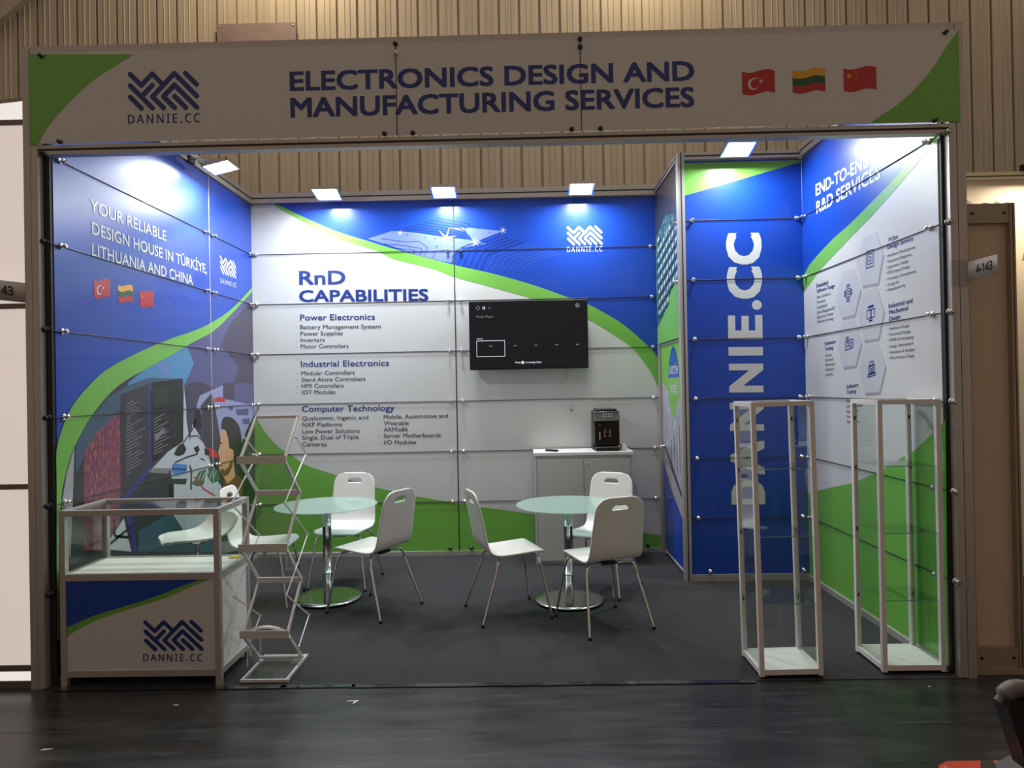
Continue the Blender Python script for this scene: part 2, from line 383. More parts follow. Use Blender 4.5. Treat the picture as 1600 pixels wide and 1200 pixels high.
# corrugated hall wall far behind
mb = MB(); prof = []; pitch = 0.3055; x = -6.4
while x < 11.8:
    prof += [(x, 0), (x+0.085, 0), (x+0.092, -0.012), (x+0.100, 0), (x+0.165, 0), (x+0.172, -0.012), (x+0.180, 0), (x+0.262, 0), (x+0.268, 0.05), (x+0.296, 0.05), (x+0.3005, 0)]
    x += pitch
vs = [(a, 6.5+b, 0.0) for a, b in prof]+[(a, 6.5+b, 10.0) for a, b in prof]; n = len(prof)
mb.add(vs, [(i, i+1, n+i+1, n+i) for i in range(n-1)], CLAD)
struct(mb.build('wall_hall'))
mb = MB(); mb.box(-1.813, -0.62, 6.44, 6.488, 6.45, 7.215, PLATE)
for xx in (-1.78, -0.66):
    for zz in (6.5, 7.17): mb.lathe([(0.012, 0), (0.012, 0.008), (0.004, 0.01)], (xx, 6.44, zz), STEEL, 10, 'y')
tag(mb.build('metal_plate'), 'scratched purplish metal plate fixed on the corrugated hall wall above the sign', 'plate')

mb = MB(); p0, p1 = pix('y', 6.3, -30, 50), pix('y', 6.3, 60, -25); mb.bar(p0, p1, 0.16, 0.10, CLAD, (0, 1, 0)); struct(mb.build('trim_22'))   # roof brace, top left

# ---- clips and wires shared by the panel walls
CLIP = {}
def clip_mesh(axis, sign, mt=CHROME):
    key = (axis, sign, mt.name)
    if key not in CLIP:
        b = MB(); c = (0, 0, 0)
        prof = [(0.019, 0.0), (0.019, 0.006), (0.011, 0.008), (0.008, 0.016), (0.015, 0.022), (0.016, 0.028), (0.008, 0.034)]
        if axis == 'y': b.lathe(prof, c, mt, 12, 'y')
        else: b.lathe([(r, z*sign) for r, z in prof], c, mt, 12, 'x')
        o = b.build('panel_clip'); CLIP[key] = o.data; bpy.data.objects.remove(o)
    return CLIP[key]
def clip(parent, axis, sign, loc, mt=CHROME):
    o = bpy.data.objects.new('panel_clip', clip_mesh(axis, sign, mt)); COL.objects.link(o); o.parent = parent; o.location = loc; return o

# ---- back wall
mb = MB(); mb.box(0.0, 5.064, D, D+0.02, ZB, ZT, P['white'])
pl = Plane(mb, 'y', D, -1)
up = [(425, 317.5), (440, 322), (460, 332.5), (522, 360), (576, 377), (616, 389), (710, 414), (772, 428), (835, 446), (894, 467), (920, 476), (960, 498), (980, 512), (1000, 529), (1020, 548), (1029, 558)]
lo = [(424, 317.5), (440, 328), (460, 339), (522, 371), (585, 391), (616, 405), (679, 421), (710, 433), (772, 450), (835, 467.5), (880, 483), (920, 500), (940, 511), (960, 524), (986, 542), (1000, 558), (1016, 580), (1029, 606)]
pl.poly(smooth(up)+[(1029, 306)], P['blue'], 1)
pl.poly(smooth(up)+smooth(lo)[::-1], P['green'], 2)
pl.poly(smooth([(395, 645), (399.5, 651), (412.5, 672.5), (423, 685.5), (438.5, 700.7), (461, 715), (479, 727), (524, 742), (570, 757), (640, 773.5), (677, 780), (713, 786), (761, 793.7), (832, 803), (920, 819), (1003, 831.7), (1036, 837)])+[(1036, 858), (395, 863)], P['green'], 1)
# circuit-board picture in the blue
pl.poly([(575, 373), (612, 361), (640, 362), (690, 370), (745, 376), (760, 381), (716, 388), (706, 400), (708, 411), (690, 408), (655, 399), (610, 384)], P['paleblue'], 1.4)
pl.poly([(700, 356), (735, 356), (785, 361), (760, 373), (742, 378), (728, 362)], P['paleblue'], 1.4)
for k in range(7):
    pl.line([(622+10*k, 360-k*3.2), (680+9*k, 366-k*2.6), (728, 373-k*2.8)], 0.010, P['darkblue'], 1.6)
for k in range(13):
    a = (716+k*9.5, 389+k*1.7); pl.line([(705+k*9.0, 413+k*2.3 if k < 5 else 424-k*0.2), a, (a[0]+62-k*1.5, a[1]-24+k*0.9)], 0.010, P['darkblue'] if k < 6 else P['midblue'], 1.6)
for path in ([(596, 375), (597, 373), (633, 378), (655, 377), (668, 387), (663, 400)], [(599, 381), (632, 384), (650, 387), (658, 388), (660, 393), (655, 399)], [(600, 381), (618, 388), (648, 391), (647, 397)], [(676, 404), (681, 392), (696, 391)]):
    pl.line(path, 0.006, P['darkblue'], 1.8)
for c in ((636, 367), (663, 371), (680, 373), (682, 385), (765, 363)):
    pl.poly([(c[0]-1.5, c[1]), (c[0], c[1]-1), (c[0]+1.5, c[1]), (c[0], c[1]+1)], P['darkblue'], 1.8)
for cx, cy, r in ((697, 372, 17), (742, 378, 9), (625, 364, 6), (786, 360, 7)):
    pl.poly([(cx+(r if k % 2 == 0 else r*0.16)*math.sin(0.3+k*math.pi/6), cy-(r if k % 2 == 0 else r*0.16)*math.cos(0.3+k*math.pi/6)) for k in range(12)], P['white'], 2)
pt = lambda x, y, lv=3: pl.pt(x, y, lv)
logo(mb, pt(887.2, 355.5), pt(939.2, 354.1), pt(888, 382), P['white'])
pl.text('DANNIE.CC', (886, 394), (941.4, 392.9), 8.2, P['white'], 0.012, spacing=1.25, face='n')
NV, IK = P['navy'], P['ink']
pl.text('RnD', (467.6, 445.2), (540, 444.2), 21.8, NV, 0.032)
pl.text('CAPABILITIES', (467.6, 472), (669.5, 470), 18.5, NV, 0.032)
for t, a, b in (('Power Electronics', (469, 500.8), (586, 499.6)), ('Industrial Electronics', (470.3, 573.4), (608, 571.6)), ('Computer Technology', (472, 643.6), (616.4, 641.8))):
    pl.text(t, a, b, 9.3, NV, 0.014)
for t, a, b, bul in (('Battery Management System', (469, 514.3), (595, 513), 1), ('Power Supplies', (469.4, 524.5), (535.7, 523.6), 1), ('Inverters', (469.7, 534.4), (507.5, 534), 1), ('Motor Controllers', (470, 544.3), (544.7, 543.4), 1),
    ('Modular Controllers', (471, 586.3), (554.3, 585), 1), ('Stand Alone Controllers', (471.2, 596.2), (570.8, 595), 1), ('HMI Controllers', (471.5, 606), (537, 605.5), 1), ('IOT Modules', (472, 616), (524, 615.4), 1),
    ('Qualcomm, Ingenic and', (472, 656.8), (575.6, 655), 0), ('NXP Platforms', (472.4, 666.7), (534.8, 666), 0), ('Low Power Solutions', (472.4, 677.2), (562, 676), 1), ('Single, Dual of Triple', (472.4, 687), (560.3, 685.6), 1), ('Cameras', (472.4, 697.3), (510.5, 697), 0),
    ('Mobile, Automotive and', (599.6, 654.4), (700, 652.6), 1), ('Wearable', (599.6, 664.3), (639, 664), 0), ('ARM/x86', (599.6, 674.2), (637, 673.9), 1), ('Server Motherboards', (599.6, 684), (688.7, 683), 1), ('I/O Modules', (600, 694.3), (650.6, 693.7), 1)):
    pl.text(t, a, b, 6.4, IK, 0.008)
    if bul: pl.poly([(a[0]-7.5, a[1]-2.2), (a[0]-6.7, a[1]-3), (a[0]-5.9, a[1]-2.2), (a[0]-6.7, a[1]-1.4)], IK, 3)
XS = 2.031
for z in ROWS: mb.box(0.0, 4.04, D-0.0035, D-0.001, z-0.0025, z+0.0025, SEAM)
mb.box(XS-0.005, XS+0.005, D-0.0035, D-0.001, ZB, ZT, SEAM)
wall_back = struct(mb.build('wall_back'))
for z in ROWS:
    b = MB(); b.tube([(0.01, D-0.008, z), (4.03, D-0.008, z)], 0.0019, WIRE, 6); b.build('tension_wire', wall_back)
    for x in (0.045, XS-0.06, XS+0.06, 3.985): clip(wall_back, 'y', 1, (x, D-0.003, z))
for x in (XS-0.09, XS+0.12, 0.09, 3.9): clip(wall_back, 'y', 1, (x, D-0.003, 0.075), WIRE)

# ---- left wall
mb = MB(); mb.box(-0.02, 0.0, 0.07, D, ZB, ZT, P['blue'])
pl = Plane(mb, 'x', 0.0, 1)
up = smooth([(89, 1000), (88, 860), (88, 760), (87.5, 708), (93, 681), (105, 648), (120, 624), (138, 603), (162, 580.5), (195, 561), (234, 542.4), (270, 528), (312, 513), (345, 495), (369, 475.5), (393.5, 449)])
lo = smooth([(92, 1000), (91, 860), (95.5, 776), (103.5, 735), (114, 702), (129, 672), (144, 648), (168, 618), (192, 597), (228, 576), (264, 556.5), (300, 535.5), (333, 517.5), (360, 492), (393.5, 456)])
cor = [(398, 640), (401.5, 760), (404.5, 862)]
pl.poly(lo+cor+[(94, 1048)], P['slate'], 1)
pl.poly(up+lo[::-1], P['green'], 4)
# the printed workshop picture
pl.poly([(250, 562), (300, 534), (333, 517), (360, 492), (393, 456), (398, 640), (398, 690), (360, 640), (330, 600), (300, 640), (287, 600), (250, 600)], P['purple'], 1.5)
pl.poly([(345, 540), (360, 505), (393, 470), (398, 600), (365, 598), (373, 572)], P['plum'], 1.7)
pl.poly([(200, 598), (228, 575), (264, 556), (292, 540), (302.7, 568), (291, 595), (286, 604), (255, 600), (225, 607), (200, 616)], P['glow'], 1.8)
pl.poly([(243, 570), (262, 562), (258, 566), (250, 571), (263, 574), (288, 568), (289, 570), (262, 577), (257, 590), (254, 590), (257, 576), (248, 574)], P['paleblue'], 2)
pl.poly([(118, 690), (129, 672), (144, 650), (168, 622), (200, 602), (232, 590), (286, 592), (286, 612), (232, 612), (188, 640), (140, 700), (118, 740)], P['teal'], 1.9)
pl.poly([(96, 790), (104, 740), (112, 712), (116, 700), (113, 800), (110, 870), (97, 870)], P['grey'], 1.5)
pl.poly([(131, 705), (150, 676), (187, 643), (188, 700), (188, 860), (131, 860)], P['magenta'], 2.2)
pl.poly([(188, 617), (231, 600), (234, 738), (188, 778)], P['slate'], 2.2)
pl.poly([(231, 600), (234.5, 598), (236.5, 735), (233, 740)], P['violet'], 2.4)
pl.poly([(236, 598), (285, 591), (286, 690), (262, 706), (237, 724)], P['black'], 2.2)
rnd = random.Random(3)
for k in range(26):
    y = 632+k*5.2; ln = rnd.uniform(6, 30); sl = -0.55
    if y > 745: break
    pl.line([(197, y), (197+ln, y+sl*ln)], 0.006, P['code'], 2.6)
for k in range(12):
    y = 655+k*5; ln = rnd.uniform(6, 26)
    pl.line([(240, y), (240+ln, y-0.5*ln)], 0.006, P['code'], 2.6)
pl.poly([(241, 680), (256, 669), (257, 675), (242, 690)], P['code'], 2.6)
pl.poly([(238, 606), (262, 602), (262, 630), (240, 640)], P['darkgreen'], 2.5)
pl.poly([(186, 783), (232, 729), (238, 731), (200, 780), (192, 800)], P['violet'], 2.8)
pl.poly([(233, 737), (262, 706), (286, 690), (287, 600), (291, 640), (301, 662), (322, 700), (335, 745), (346, 760), (338, 800), (300, 850), (268, 800), (266, 735)], P['desk'], 2.0)
pl.poly([(291, 600), (312, 596), (332, 606), (331, 680), (322, 702), (302, 655), (296, 690), (291, 655)], P['plum'], 2.3)
pl.poly([(307, 634), (312, 618), (348, 602), (348, 640), (318, 635), (313, 652), (309, 660)], P['lilac'], 2.5)
pl.poly([(313, 634), (331, 613), (341, 665), (346, 760), (336, 745), (322, 700)], P['slate'], 2.6)
pl.poly([(334, 626), (345, 622), (398, 634), (398.5, 690), (382, 722), (345, 690)], P['lilac'], 1.9)
pl.poly([(349, 598), (366, 598), (366, 624), (349, 624)], P['plum'], 2.0)
pl.poly([(334, 624), (342, 620), (350, 622), (352, 628), (335, 628)], P['red'], 2.7)
for q in ((368, 640, 20, 9), (378, 655, 12, 8), (356, 636, 8, 5)):
    pl.poly([(q[0], q[1]), (q[0]+q[2], q[1]-2), (q[0]+q[2], q[1]+q[3]), (q[0]+2, q[1]+q[3])], P['purple'], 2.1)
pl.poly([(231, 738), (240, 731), (266, 732), (268, 748), (292, 748), (290, 757), (268, 756), (264, 790), (232, 790)], P['slate'], 2.9)
pl.poly([(231, 738), (240, 731), (266, 732), (262, 740)], P['code'], 3.0)
pl.poly([(267, 735), (270, 724), (292, 726), (291, 738), (280, 741), (270, 741)], P['cyanblue'], 3.1)
pl.line([(268, 732.5), (291, 733.5)], 0.012, P['darkblue'], 3.2)
pl.poly([(263, 756), (271, 755), (272, 800), (264, 800)], P['black'], 3.1)
pl.poly([(320, 698), (338, 704), (342, 716), (330, 714), (321, 711)], P['red'], 3.0)
pl.poly([(319, 700), (326, 702), (328, 711), (320, 711)], P['black'], 3.1)
pl.poly([(299, 756), (311, 737), (322, 733), (318, 757), (308, 760)], P['pcb'], 2.9)
pl.poly([(322, 742), (330, 728), (341, 738), (343, 750), (332, 756)], P['pcb'], 2.9)
pl.line([(298, 728), (306, 716), (318, 718), (328, 733)], 0.012, P['lightgrey'], 2.9); pl.line([(312, 716), (326, 722), (336, 734)], 0.01, P['lightgrey'], 2.9)
for k in range(6): pl.line([(303+k*6, 752-k), (308+k*6, 740-k)], 0.010, P['lightgrey'], 3.1)
pl.line([(296, 727), (299, 737), (298, 765)], 0.03, P['brown'], 3.0); pl.line([(303, 745), (318, 764), (336, 775)], 0.014, P['red'], 3.2)
pl.line([(273, 723), (290, 715), (309, 709)], 0.014, P['slate'], 3.0); pl.line([(286, 692), (300, 672), (306, 655)], 0.014, P['slate'], 3.0); pl.line([(296, 682), (308, 681), (322, 695)], 0.012, P['slate'], 3.0)
pl.poly([(271, 710), (278, 696), (286, 692), (291, 702), (287, 710), (278, 713)], P['black'], 3.0)
pl.poly([(302, 668), (305, 640), (313, 640), (315, 668), (308, 671)], P['black'], 3.0)
pl.poly([(302, 700), (309, 696), (312, 703), (307, 709)], P['black'], 3.0)
pl.poly([(338, 806), (344, 776), (350, 748), (366, 738), (379, 750), (379, 806)], P['brown'], 3.2)
pl.poly([(368, 722), (378, 690), (385, 672), (398.5, 645), (400.5, 745), (396, 778), (379, 806), (376, 752)], P['darkgreen'], 3.1)
pl.poly([(345, 669), (354, 671), (363, 700), (366, 735), (367, 745), (355, 756), (350, 746), (343, 737), (341.5, 727), (343, 716), (340.5, 707), (343.5, 695)], P['skin'], 3.4)
pl.poly(smooth([(345, 670), (347, 656), (353, 651), (364, 654), (374, 668), (377, 695), (371, 716), (366, 722)])+[(364, 703), (358, 700), (356, 684), (352, 672)], P['hair'], 3.6)
pl.poly([(357, 714), (359, 704), (364, 703), (365, 712), (361, 722)], P['skin'], 3.8)
pl.line([(369, 699), (366, 732)], 0.03, P['slate'], 3.8)
pl.poly(smooth([(343, 736), (347, 742), (352, 744), (358, 739), (363, 727), (363, 718)], 4)+[(360, 720), (357, 729), (351, 735), (346, 732)], P['brown'], 3.7)
pl.poly([(340.5, 708), (344, 700), (346, 706), (345, 711)], P['sand'], 3.5)
pl.line([(343.5, 692), (347, 693)], 0.012, P['hair'], 3.8); pl.line([(343.5, 728), (347, 727)], 0.01, P['brown'], 3.8)
pl.poly([(297, 786), (305, 774), (312, 783), (318, 800), (296, 800)], P['skin'], 3.0)
pl.poly([(162, 858), (193, 810), (205, 862)], P['lightgrey'], 2.6)
pl.poly([(196, 806), (208, 806), (214, 862), (206, 862)], P['violet'], 2.7)
pl.line([(178, 812), (179, 838), (205, 840)], 0.02, P['black'], 2.8); pl.line([(164, 856), (208, 820)], 0.02, P['black'], 2.8)
pl.poly([(268, 800), (300, 850), (338, 800), (338, 862), (216, 862), (216, 830)], P['teal'], 1.8)
# lettering, flags, logo
for t, a, b, c in (('YOUR RELIABLE', (140.6, 330), (259.4, 377), 19.4), ('DESIGN HOUSE IN TÜRKİYE,', (143.3, 365.7), (323, 427.8), 19.5), ('LITHUANIA AND CHINA', (143.3, 399.5), (301, 445.7), 19.8)):
    pl.text(t, a, b, c, P['white'], 0.018, lv=3)
flag(pl, [(146, 437), (171.5, 437), (172, 465), (146.5, 465)], 'tr'); flag(pl, [(184, 445), (207.5, 447), (207.5, 473), (184.5, 471)], 'lt'); flag(pl, [(218, 454), (239.5, 456), (239, 480.5), (219, 479)], 'cn')
logo(mb, pl.pt(344, 401, 3), pl.pt(367.5, 410.5, 3), pl.pt(344.5, 425.6, 3), P['white'])
pl.text('DANNIE.CC', (344.3, 442), (369, 449.3), 7, P['white'], 0.012, spacing=1.25, face='n')
YS = 2.06
for z in ROWS: mb.box(0.0, 0.0035, 0.07, D, z-0.0025, z+0.0025, SEAM)
mb.box(0.001, 0.0035, YS-0.004, YS+0.004, ZB, ZT, LIGHTGREY)
wall_left = struct(mb.build('wall_left'))
for z in ROWS:
    b = MB(); b.tube([(0.006, 0.05, z), (0.008, D-0.01, z)], 0.0019, WIRE, 6); b.build('tension_wire', wall_left)
    for y in (0.13, YS-0.07, YS+0.07, D-0.05): clip(wall_left, 'x', 1, (0.003, y, z))
    clip(wall_left, 'y', 1, (-0.008, 0.012, z), BLK)

# ---- right wall
mb = MB(); mb.box(W, W+0.02, 0.075, 1.96, ZB, ZT, P['white'])
pl = Plane(mb, 'x', W, -1)
up = smooth([(1255, 432), (1262, 419), (1270, 407.5), (1300, 375), (1328, 350), (1360, 318), (1400, 276), (1432, 236), (1456, 209)])
lo = smooth([(1255, 458), (1270, 437.5), (1285, 418), (1315, 386.5), (1349, 351), (1360, 340), (1400, 295), (1436, 252), (1470, 212)])
ztop = lambda x: None
p_top = [pl.pt(1456, 209, 1)]
# clip the printed colours at the panel's top edge (z = ZT)
def clip_z(pts, zmax):
    out = []
    for i, p in enumerate(pts):
        q = pts[(i+1) % len(pts)]
        if p.z <= zmax: out.append(p)
        if (p.z-zmax)*(q.z-zmax) < 0:
            t = (zmax-p.z)/(q.z-p.z); out.append(p+(q-p)*t)
    return out
mb.poly(clip_z([pl.pt(x, y, 1) for x, y in up+[(1456, 150), (1251, 150)]], ZT), P['blue'])
mb.poly(clip_z([pl.pt(x, y, 2) for x, y in up+lo[::-1]], ZT), P['green'])
g = smooth([(1254, 772), (1264, 770.6), (1296.6, 762), (1335.6, 753), (1383, 731.6), (1413.6, 712), (1429.7, 703), (1464.7, 669.4), (1478, 655)])
mb.poly([pl.pt(x, y, 1) for x, y in g]+[Vector((W-0.0006, 0.076, 0.05)), Vector((W-0.0006, 1.955, 0.05))], P['green'])
pl.text('END-TO-END', (1275, 306.8), (1360, 259), 18.5, P['white'], 0.03); pl.text('R&D SERVICES', (1276, 334.5), (1376, 278.5), 19.5, P['white'], 0.03)
HEX = [[(1350, 370.7), (1369.7, 362.5), (1380, 397), (1372, 442), (1347, 447), (1338, 408)], [(1315.7, 424), (1333.7, 418.7), (1345, 451.7), (1336, 491.5), (1316.5, 496), (1307, 465)],
       [(1350, 455.5), (1370.5, 448.7), (1381.7, 485.5), (1372.7, 528.5), (1350, 532), (1341, 492)], [(1315.7, 503), (1336, 498.5), (1346, 536), (1337.5, 570.5), (1318, 573.5), (1310, 540)],
       [(1350, 540), (1372, 535), (1384, 570.5), (1374, 612.5), (1351, 614), (1342, 576.5)]]
for i, h in enumerate(HEX):
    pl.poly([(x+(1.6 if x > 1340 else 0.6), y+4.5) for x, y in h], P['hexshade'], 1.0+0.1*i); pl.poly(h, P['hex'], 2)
    cx = sum(q[0] for q in h)/6; cy = sum(q[1] for q in h)/6; sx = 6; sy = 13; k = -0.35
    def R(x0, y0, x1, y1, wd=0.008):
        q = [(cx+sx*a, cy+sy*b+k*sx*a) for a, b in ((x0, y0), (x1, y0), (x1, y1), (x0, y1), (x0, y0))]; pl.line(q, wd, NV, 3)
    if i == 0: R(-1, -1, 1, 1); R(-0.6, -0.6, 0.6, 0.6); R(-0.25, -0.25, 0.25, 0.25)
    elif i == 1:
        R(-0.55, -0.5, 0.55, 0.5); R(-0.25, -0.2, 0.25, 0.2); R(-0.4, -1.0, 0.4, -0.75); R(-0.4, 0.75, 0.4, 1.0)
        for a, b in ((-1, -0.3), (-1, 0.1), (0.6, -0.3), (0.6, 0.1)): R(a, b, a+0.4, b+0.2)
    elif i == 2: R(-1, -0.5, 1, 0.5); R(-0.1, -0.4, 0.15, 0.4); R(-0.4, 0.75, 0.4, 0.85); R(-0.7, -0.95, 0.7, -0.8)
    elif i == 3: R(-1, -0.4, 1, 0.65); R(-0.7, -0.2, -0.1, 0.3); R(0.15, -0.1, 0.7, 0.4); R(-0.8, -0.85, -0.2, -0.6)
    else: R(-0.8, -0.3, 0.8, 0.6); R(-0.45, -0.75, 0.45, 0.4); R(-0.2, -0.3, 0.2, 0.15); R(-1, 0.75, 1, 1.0)
for t, a, b, c in (('PCBA', (1389, 377.5), (1403.5, 372.7), 6), ('Design Service', (1387, 389.5), (1427, 375.7), 7), ('Industrial and', (1389, 481.7), (1426, 472.7), 7), ('Mechanical', (1389.5, 491.5), (1419, 484), 7), ('Design', (1390, 501.7), (1407, 497.5), 7),
    ('Embedded', (1276, 449.5), (1294, 444), 6), ('Software Design', (1276.3, 457.7), (1304.5, 449), 6), ('Hardware', (1289, 540), (1306, 536), 6), ('Testing', (1289, 548.5), (1302, 545.5), 6), ('Software', (1323, 607.5), (1341.5, 604), 6.3), ('Testing', (1323.3, 616), (1338, 613.5), 6.3)):
    pl.text(t, a, b, c, NV, 0.008)
for t, a, b in (('Hardware Development,', (1387.3, 402), (1431, 387.7)), ('Functional Diagrams,', (1387.7, 411), (1425, 399)), ('Schematic Design', (1387.7, 420), (1419.7, 409.7)), ('PCB Layout Design', (1387.7, 428.5), (1422, 418)), ('Prototype Development,', (1388, 438), (1432, 425.5)), ('Design for', (1388, 447), (1405.7, 442)), ('Manufacturing', (1388, 455.5), (1414.7, 447)),
    ('Hardware Design', (1390, 516), (1420.7, 510.5)), ('Functional Design', (1390.3, 525), (1423, 519.5)), ('DFMA & Prototyping', (1390.5, 533.7), (1427.5, 528.5)), ('Design Optimization', (1390.7, 543.8), (1427.5, 538)), ('Simulation & Analysis', (1390.7, 552.5), (1429.7, 548)), ('Wire Harness Design', (1391, 561.5), (1428.7, 557.7)),
    ('Home Controllers &', (1276.7, 466.7), (1298, 460.7)), ('Processors', (1276.8, 474.5), (1290, 471)), ('Linux/Android', (1277, 482.5), (1292.5, 478.5)), ('Device Management/IOT', (1277, 490.5), (1305.5, 483)), ('Edge-to-the Computer', (1277, 498), (1302.5, 491.5)), ('Machine Learning', (1277.2, 505), (1302, 499.5)),
    ('In-circuit', (1289.8, 557.7), (1299.7, 556)), ('Functional', (1289.8, 565), (1302, 563)), ('Performance', (1290, 572.5), (1305, 570)), ('Automated', (1290, 580), (1303, 578)), ('Tracability', (1290, 588), (1302, 586)),
    ('Static Analysis', (1323, 628.6), (1343, 627)), ('Dynamic Analysis', (1323.3, 637), (1348, 635)), ('Integration', (1323.6, 645), (1341, 643.5)), ('Functional', (1324, 653), (1340, 652)), ('Performance', (1324, 661.5), (1343, 660.5))):
    pl.text(t, a, b, 4.6, P['ink'], 0.0)
    if a[0] > 1380: pl.poly([(a[0]-3.2, a[1]-2), (a[0]-2.4, a[1]-2.9), (a[0]-1.6, a[1]-2.2), (a[0]-2.4, a[1]-1.3)], P['ink'], 3)
for z in ROWS: mb.box(W-0.0035, W-0.001, 0.075, 1.96, z-0.0025, z+0.0025, SEAM)
wall_right = struct(mb.build('wall_right'))
for z in ROWS:
    b = MB(); b.tube([(W-0.008, 0.05, z), (W-0.006, 1.94, z)], 0.0019, WIRE, 6); b.build('tension_wire', wall_right)
    for y in (0.15, 1.90): clip(wall_right, 'x', -1, (W-0.003, y, z))
    clip(wall_right, 'y', 1, (W+0.012, 0.012, z), STEEL)

# ---- storage cabin in the right rear corner
CX, CY = 4.033, 1.96
mb = MB(); mb.box(CX+0.046, W, CY, CY+0.02, ZB+0.015, ZT, P['blue'])
pl = Plane(mb, 'y', CY, -1)
pl.poly([(1068.5, 255.0), (1252, 250), (1252, 253), (1069, 306)], P['green'], 1)
def base_x(y): return 1189+(y-363.7)*6.7/424.3
def cap_x(y): return 1134.5+(y-363.7)*8.5/424.3
for ch, ya, yb_ in (('D', 788, 750), ('A', 742, 688), ('N', 673, 629), ('N', 613, 568), ('I', 555.5, 542), ('E', 530, 492), ('C', 467, 416.6), ('C', 413.5, 363.7)):     # lettering that climbs the cabin front
    letter(mb, ch, pl.pt(base_x(ya), ya, 2), pl.pt(base_x(yb_), yb_, 2), pl.pt(cap_x(ya), ya+0.3, 2), P['white'], 0.05)
dc = pl.pt(base_x(476.5)-8.2, 476.5, 2)
mb.poly([dc+Vector((0.041*math.cos(k*math.pi/12), 0, 0.041*math.sin(k*math.pi/12))) for k in range(24)], P['white'])
for z in ROWS: mb.box(CX+0.046, W, CY-0.0035, CY-0.001, z-0.003, z+0.003, SEAM)
wall_cf = struct(mb.build('wall_cabin_front'))
for z in ROWS:
    b = MB(); b.tube([(CX+0.03, CY-0.008, z), (W-0.01, CY-0.008, z)], 0.0014, WIRE, 6); b.build('tension_wire', wall_cf)
    for x in (CX+0.11, W-0.05): clip(wall_cf, 'y', 1, (x, CY-0.003, z))
for x in (CX+0.20, W-0.05): clip(wall_cf, 'y', 1, (x, CY-0.003, 0.085), STEEL)
mb = MB(); mb.box(CX, CX+0.02, CY+0.06, D-0.01, 2.06, ZT, P['green'])
pl = Plane(mb, 'x', CX, -1)
e = 0.0008
mb.poly([(CX-e, CY+0.062, 2.66), (CX-e, 2.35, 2.48), (CX-e, 2.7, 2.30), (CX-e, D-0.012, 2.22), (CX-e, D-0.012, ZT), (CX-e, CY+0.062, ZT)], P['circuit'])
mb.poly([(CX-2*e, CY+0.062, 3.12), (CX-2*e, 2.5, 3.22), (CX-2*e, D-0.012, 3.1), (CX-2*e, D-0.012, ZT), (CX-2*e, CY+0.062, ZT)], P['slate'])
for k in range(9):     # printed chips in slanting rows
    z0 = 2.36+0.10*k
    for j in range(7):
        y0 = CY+0.09+j*0.125; zz = z0+0.06*(6-j)*0.4
        if zz < 2.62-0.42*(y0-CY) or zz > 3.06: continue
        mb.poly([(CX-3*e, y0, zz), (CX-3*e, y0+0.075, zz-0.025), (CX-3*e, y0+0.075, zz+0.01), (CX-3*e, y0, zz+0.035)], P['lightgrey'])
        mb.poly([(CX-3*e, y0-0.03, zz-0.03), (CX-3*e, y0+0.1, zz-0.075), (CX-3*e, y0+0.1, zz-0.058), (CX-3*e, y0-0.03, zz-0.013)], P['darkgreen'])
wall_cs = struct(mb.build('wall_cabin_side'))
for z in ROWS[4:]:
    b = MB(); b.tube([(CX-0.008, CY+0.05, z), (CX-0.008, D-0.02, z)], 0.0014, WIRE, 6); b.build('tension_wire', wall_cs)
    clip(wall_cs, 'x', -1, (CX-0.003, CY+0.10, z))
# door in the cabin's side
DX = CX+0.025
mb = MB(); mb.box(DX, DX+0.03, CY+0.10, D-0.075, 0.03, 2.03, P['cityscape'])
pl = Plane(mb, 'x', DX, -1)
y0, y1 = CY+0.10, D-0.075
X = lambda k: DX-0.0006*k
mb.poly([(X(1), y0, 2.03), (X(1), y1, 2.03), (X(1), y1, 1.68), (X(1), y0+0.62, 1.62), (X(1), y0+0.48, 1.40), (X(1), y0+0.36, 1.34), (X(1), y0+0.2, 1.50), (X(1), y0, 1.62)], P['green'])
mb.poly([(X(2), y0+0.12, 1.72), (X(2), y0+0.14, 1.85), (X(2), y0+0.24, 1.97), (X(2), y0+0.34, 2.01), (X(2), y0+0.44, 1.97), (X(2), y0+0.54, 1.85), (X(2), y0+0.57, 1.72)], P['blue'])
letter(mb, 'ÜRETİM', (X(3), y0+0.53, 1.755), (X(3), y0+0.17, 1.755), (X(3), y0+0.53, 1.825), P['white'], 0.02)
letter(mb, 'TESİSİ', (X(3), y0+0.50, 1.585), (X(3), y0+0.2, 1.585), (X(3), y0+0.50, 1.65), P['white'], 0.02)
mb.poly([(X(1), y0, 0.03), (X(1), y1, 0.03), (X(1), y1, 0.92), (X(1), y1-0.3, 0.70), (X(1), y0, 0.44)], P['blue'])
mb.poly([(X(2), y1, 1.02), (X(2), y1-0.3, 0.82), (X(2), y0, 0.56), (X(2), y0, 0.44), (X(2), y1-0.3, 0.70), (X(2), y1, 0.92)], P['sand'])
mb.poly([(X(2), y1, 1.12), (X(2), y1-0.35, 0.86), (X(2), y0+0.1, 0.66), (X(2), y0+0.1, 0.70), (X(2), y1-0.35, 0.95)], P['slate'])
for k in range(5): mb.box(X(3), X(2), y0+0.15+0.11*k, y0+0.16+0.11*k, 0.86, 1.3-0.05*k, P['slate'])
mb.box(DX-0.004, DX, y0, y1, 0.03, 0.05, LIGHTGREY)
door = struct(mb.build('door_1'))
b = MB(); b.lathe([(0.024, 0), (0.024, -0.008), (0.012, -0.012), (0.012, -0.05)], (DX, y1-0.05, 1.06), CHROME, 14, 'x')
b.tube([(DX-0.045, y1-0.05, 1.06), (DX-0.05, y1-0.10, 1.06), (DX-0.05, y1-0.17, 1.06)], 0.010, CHROME, 10); b.build('door_handle', door)

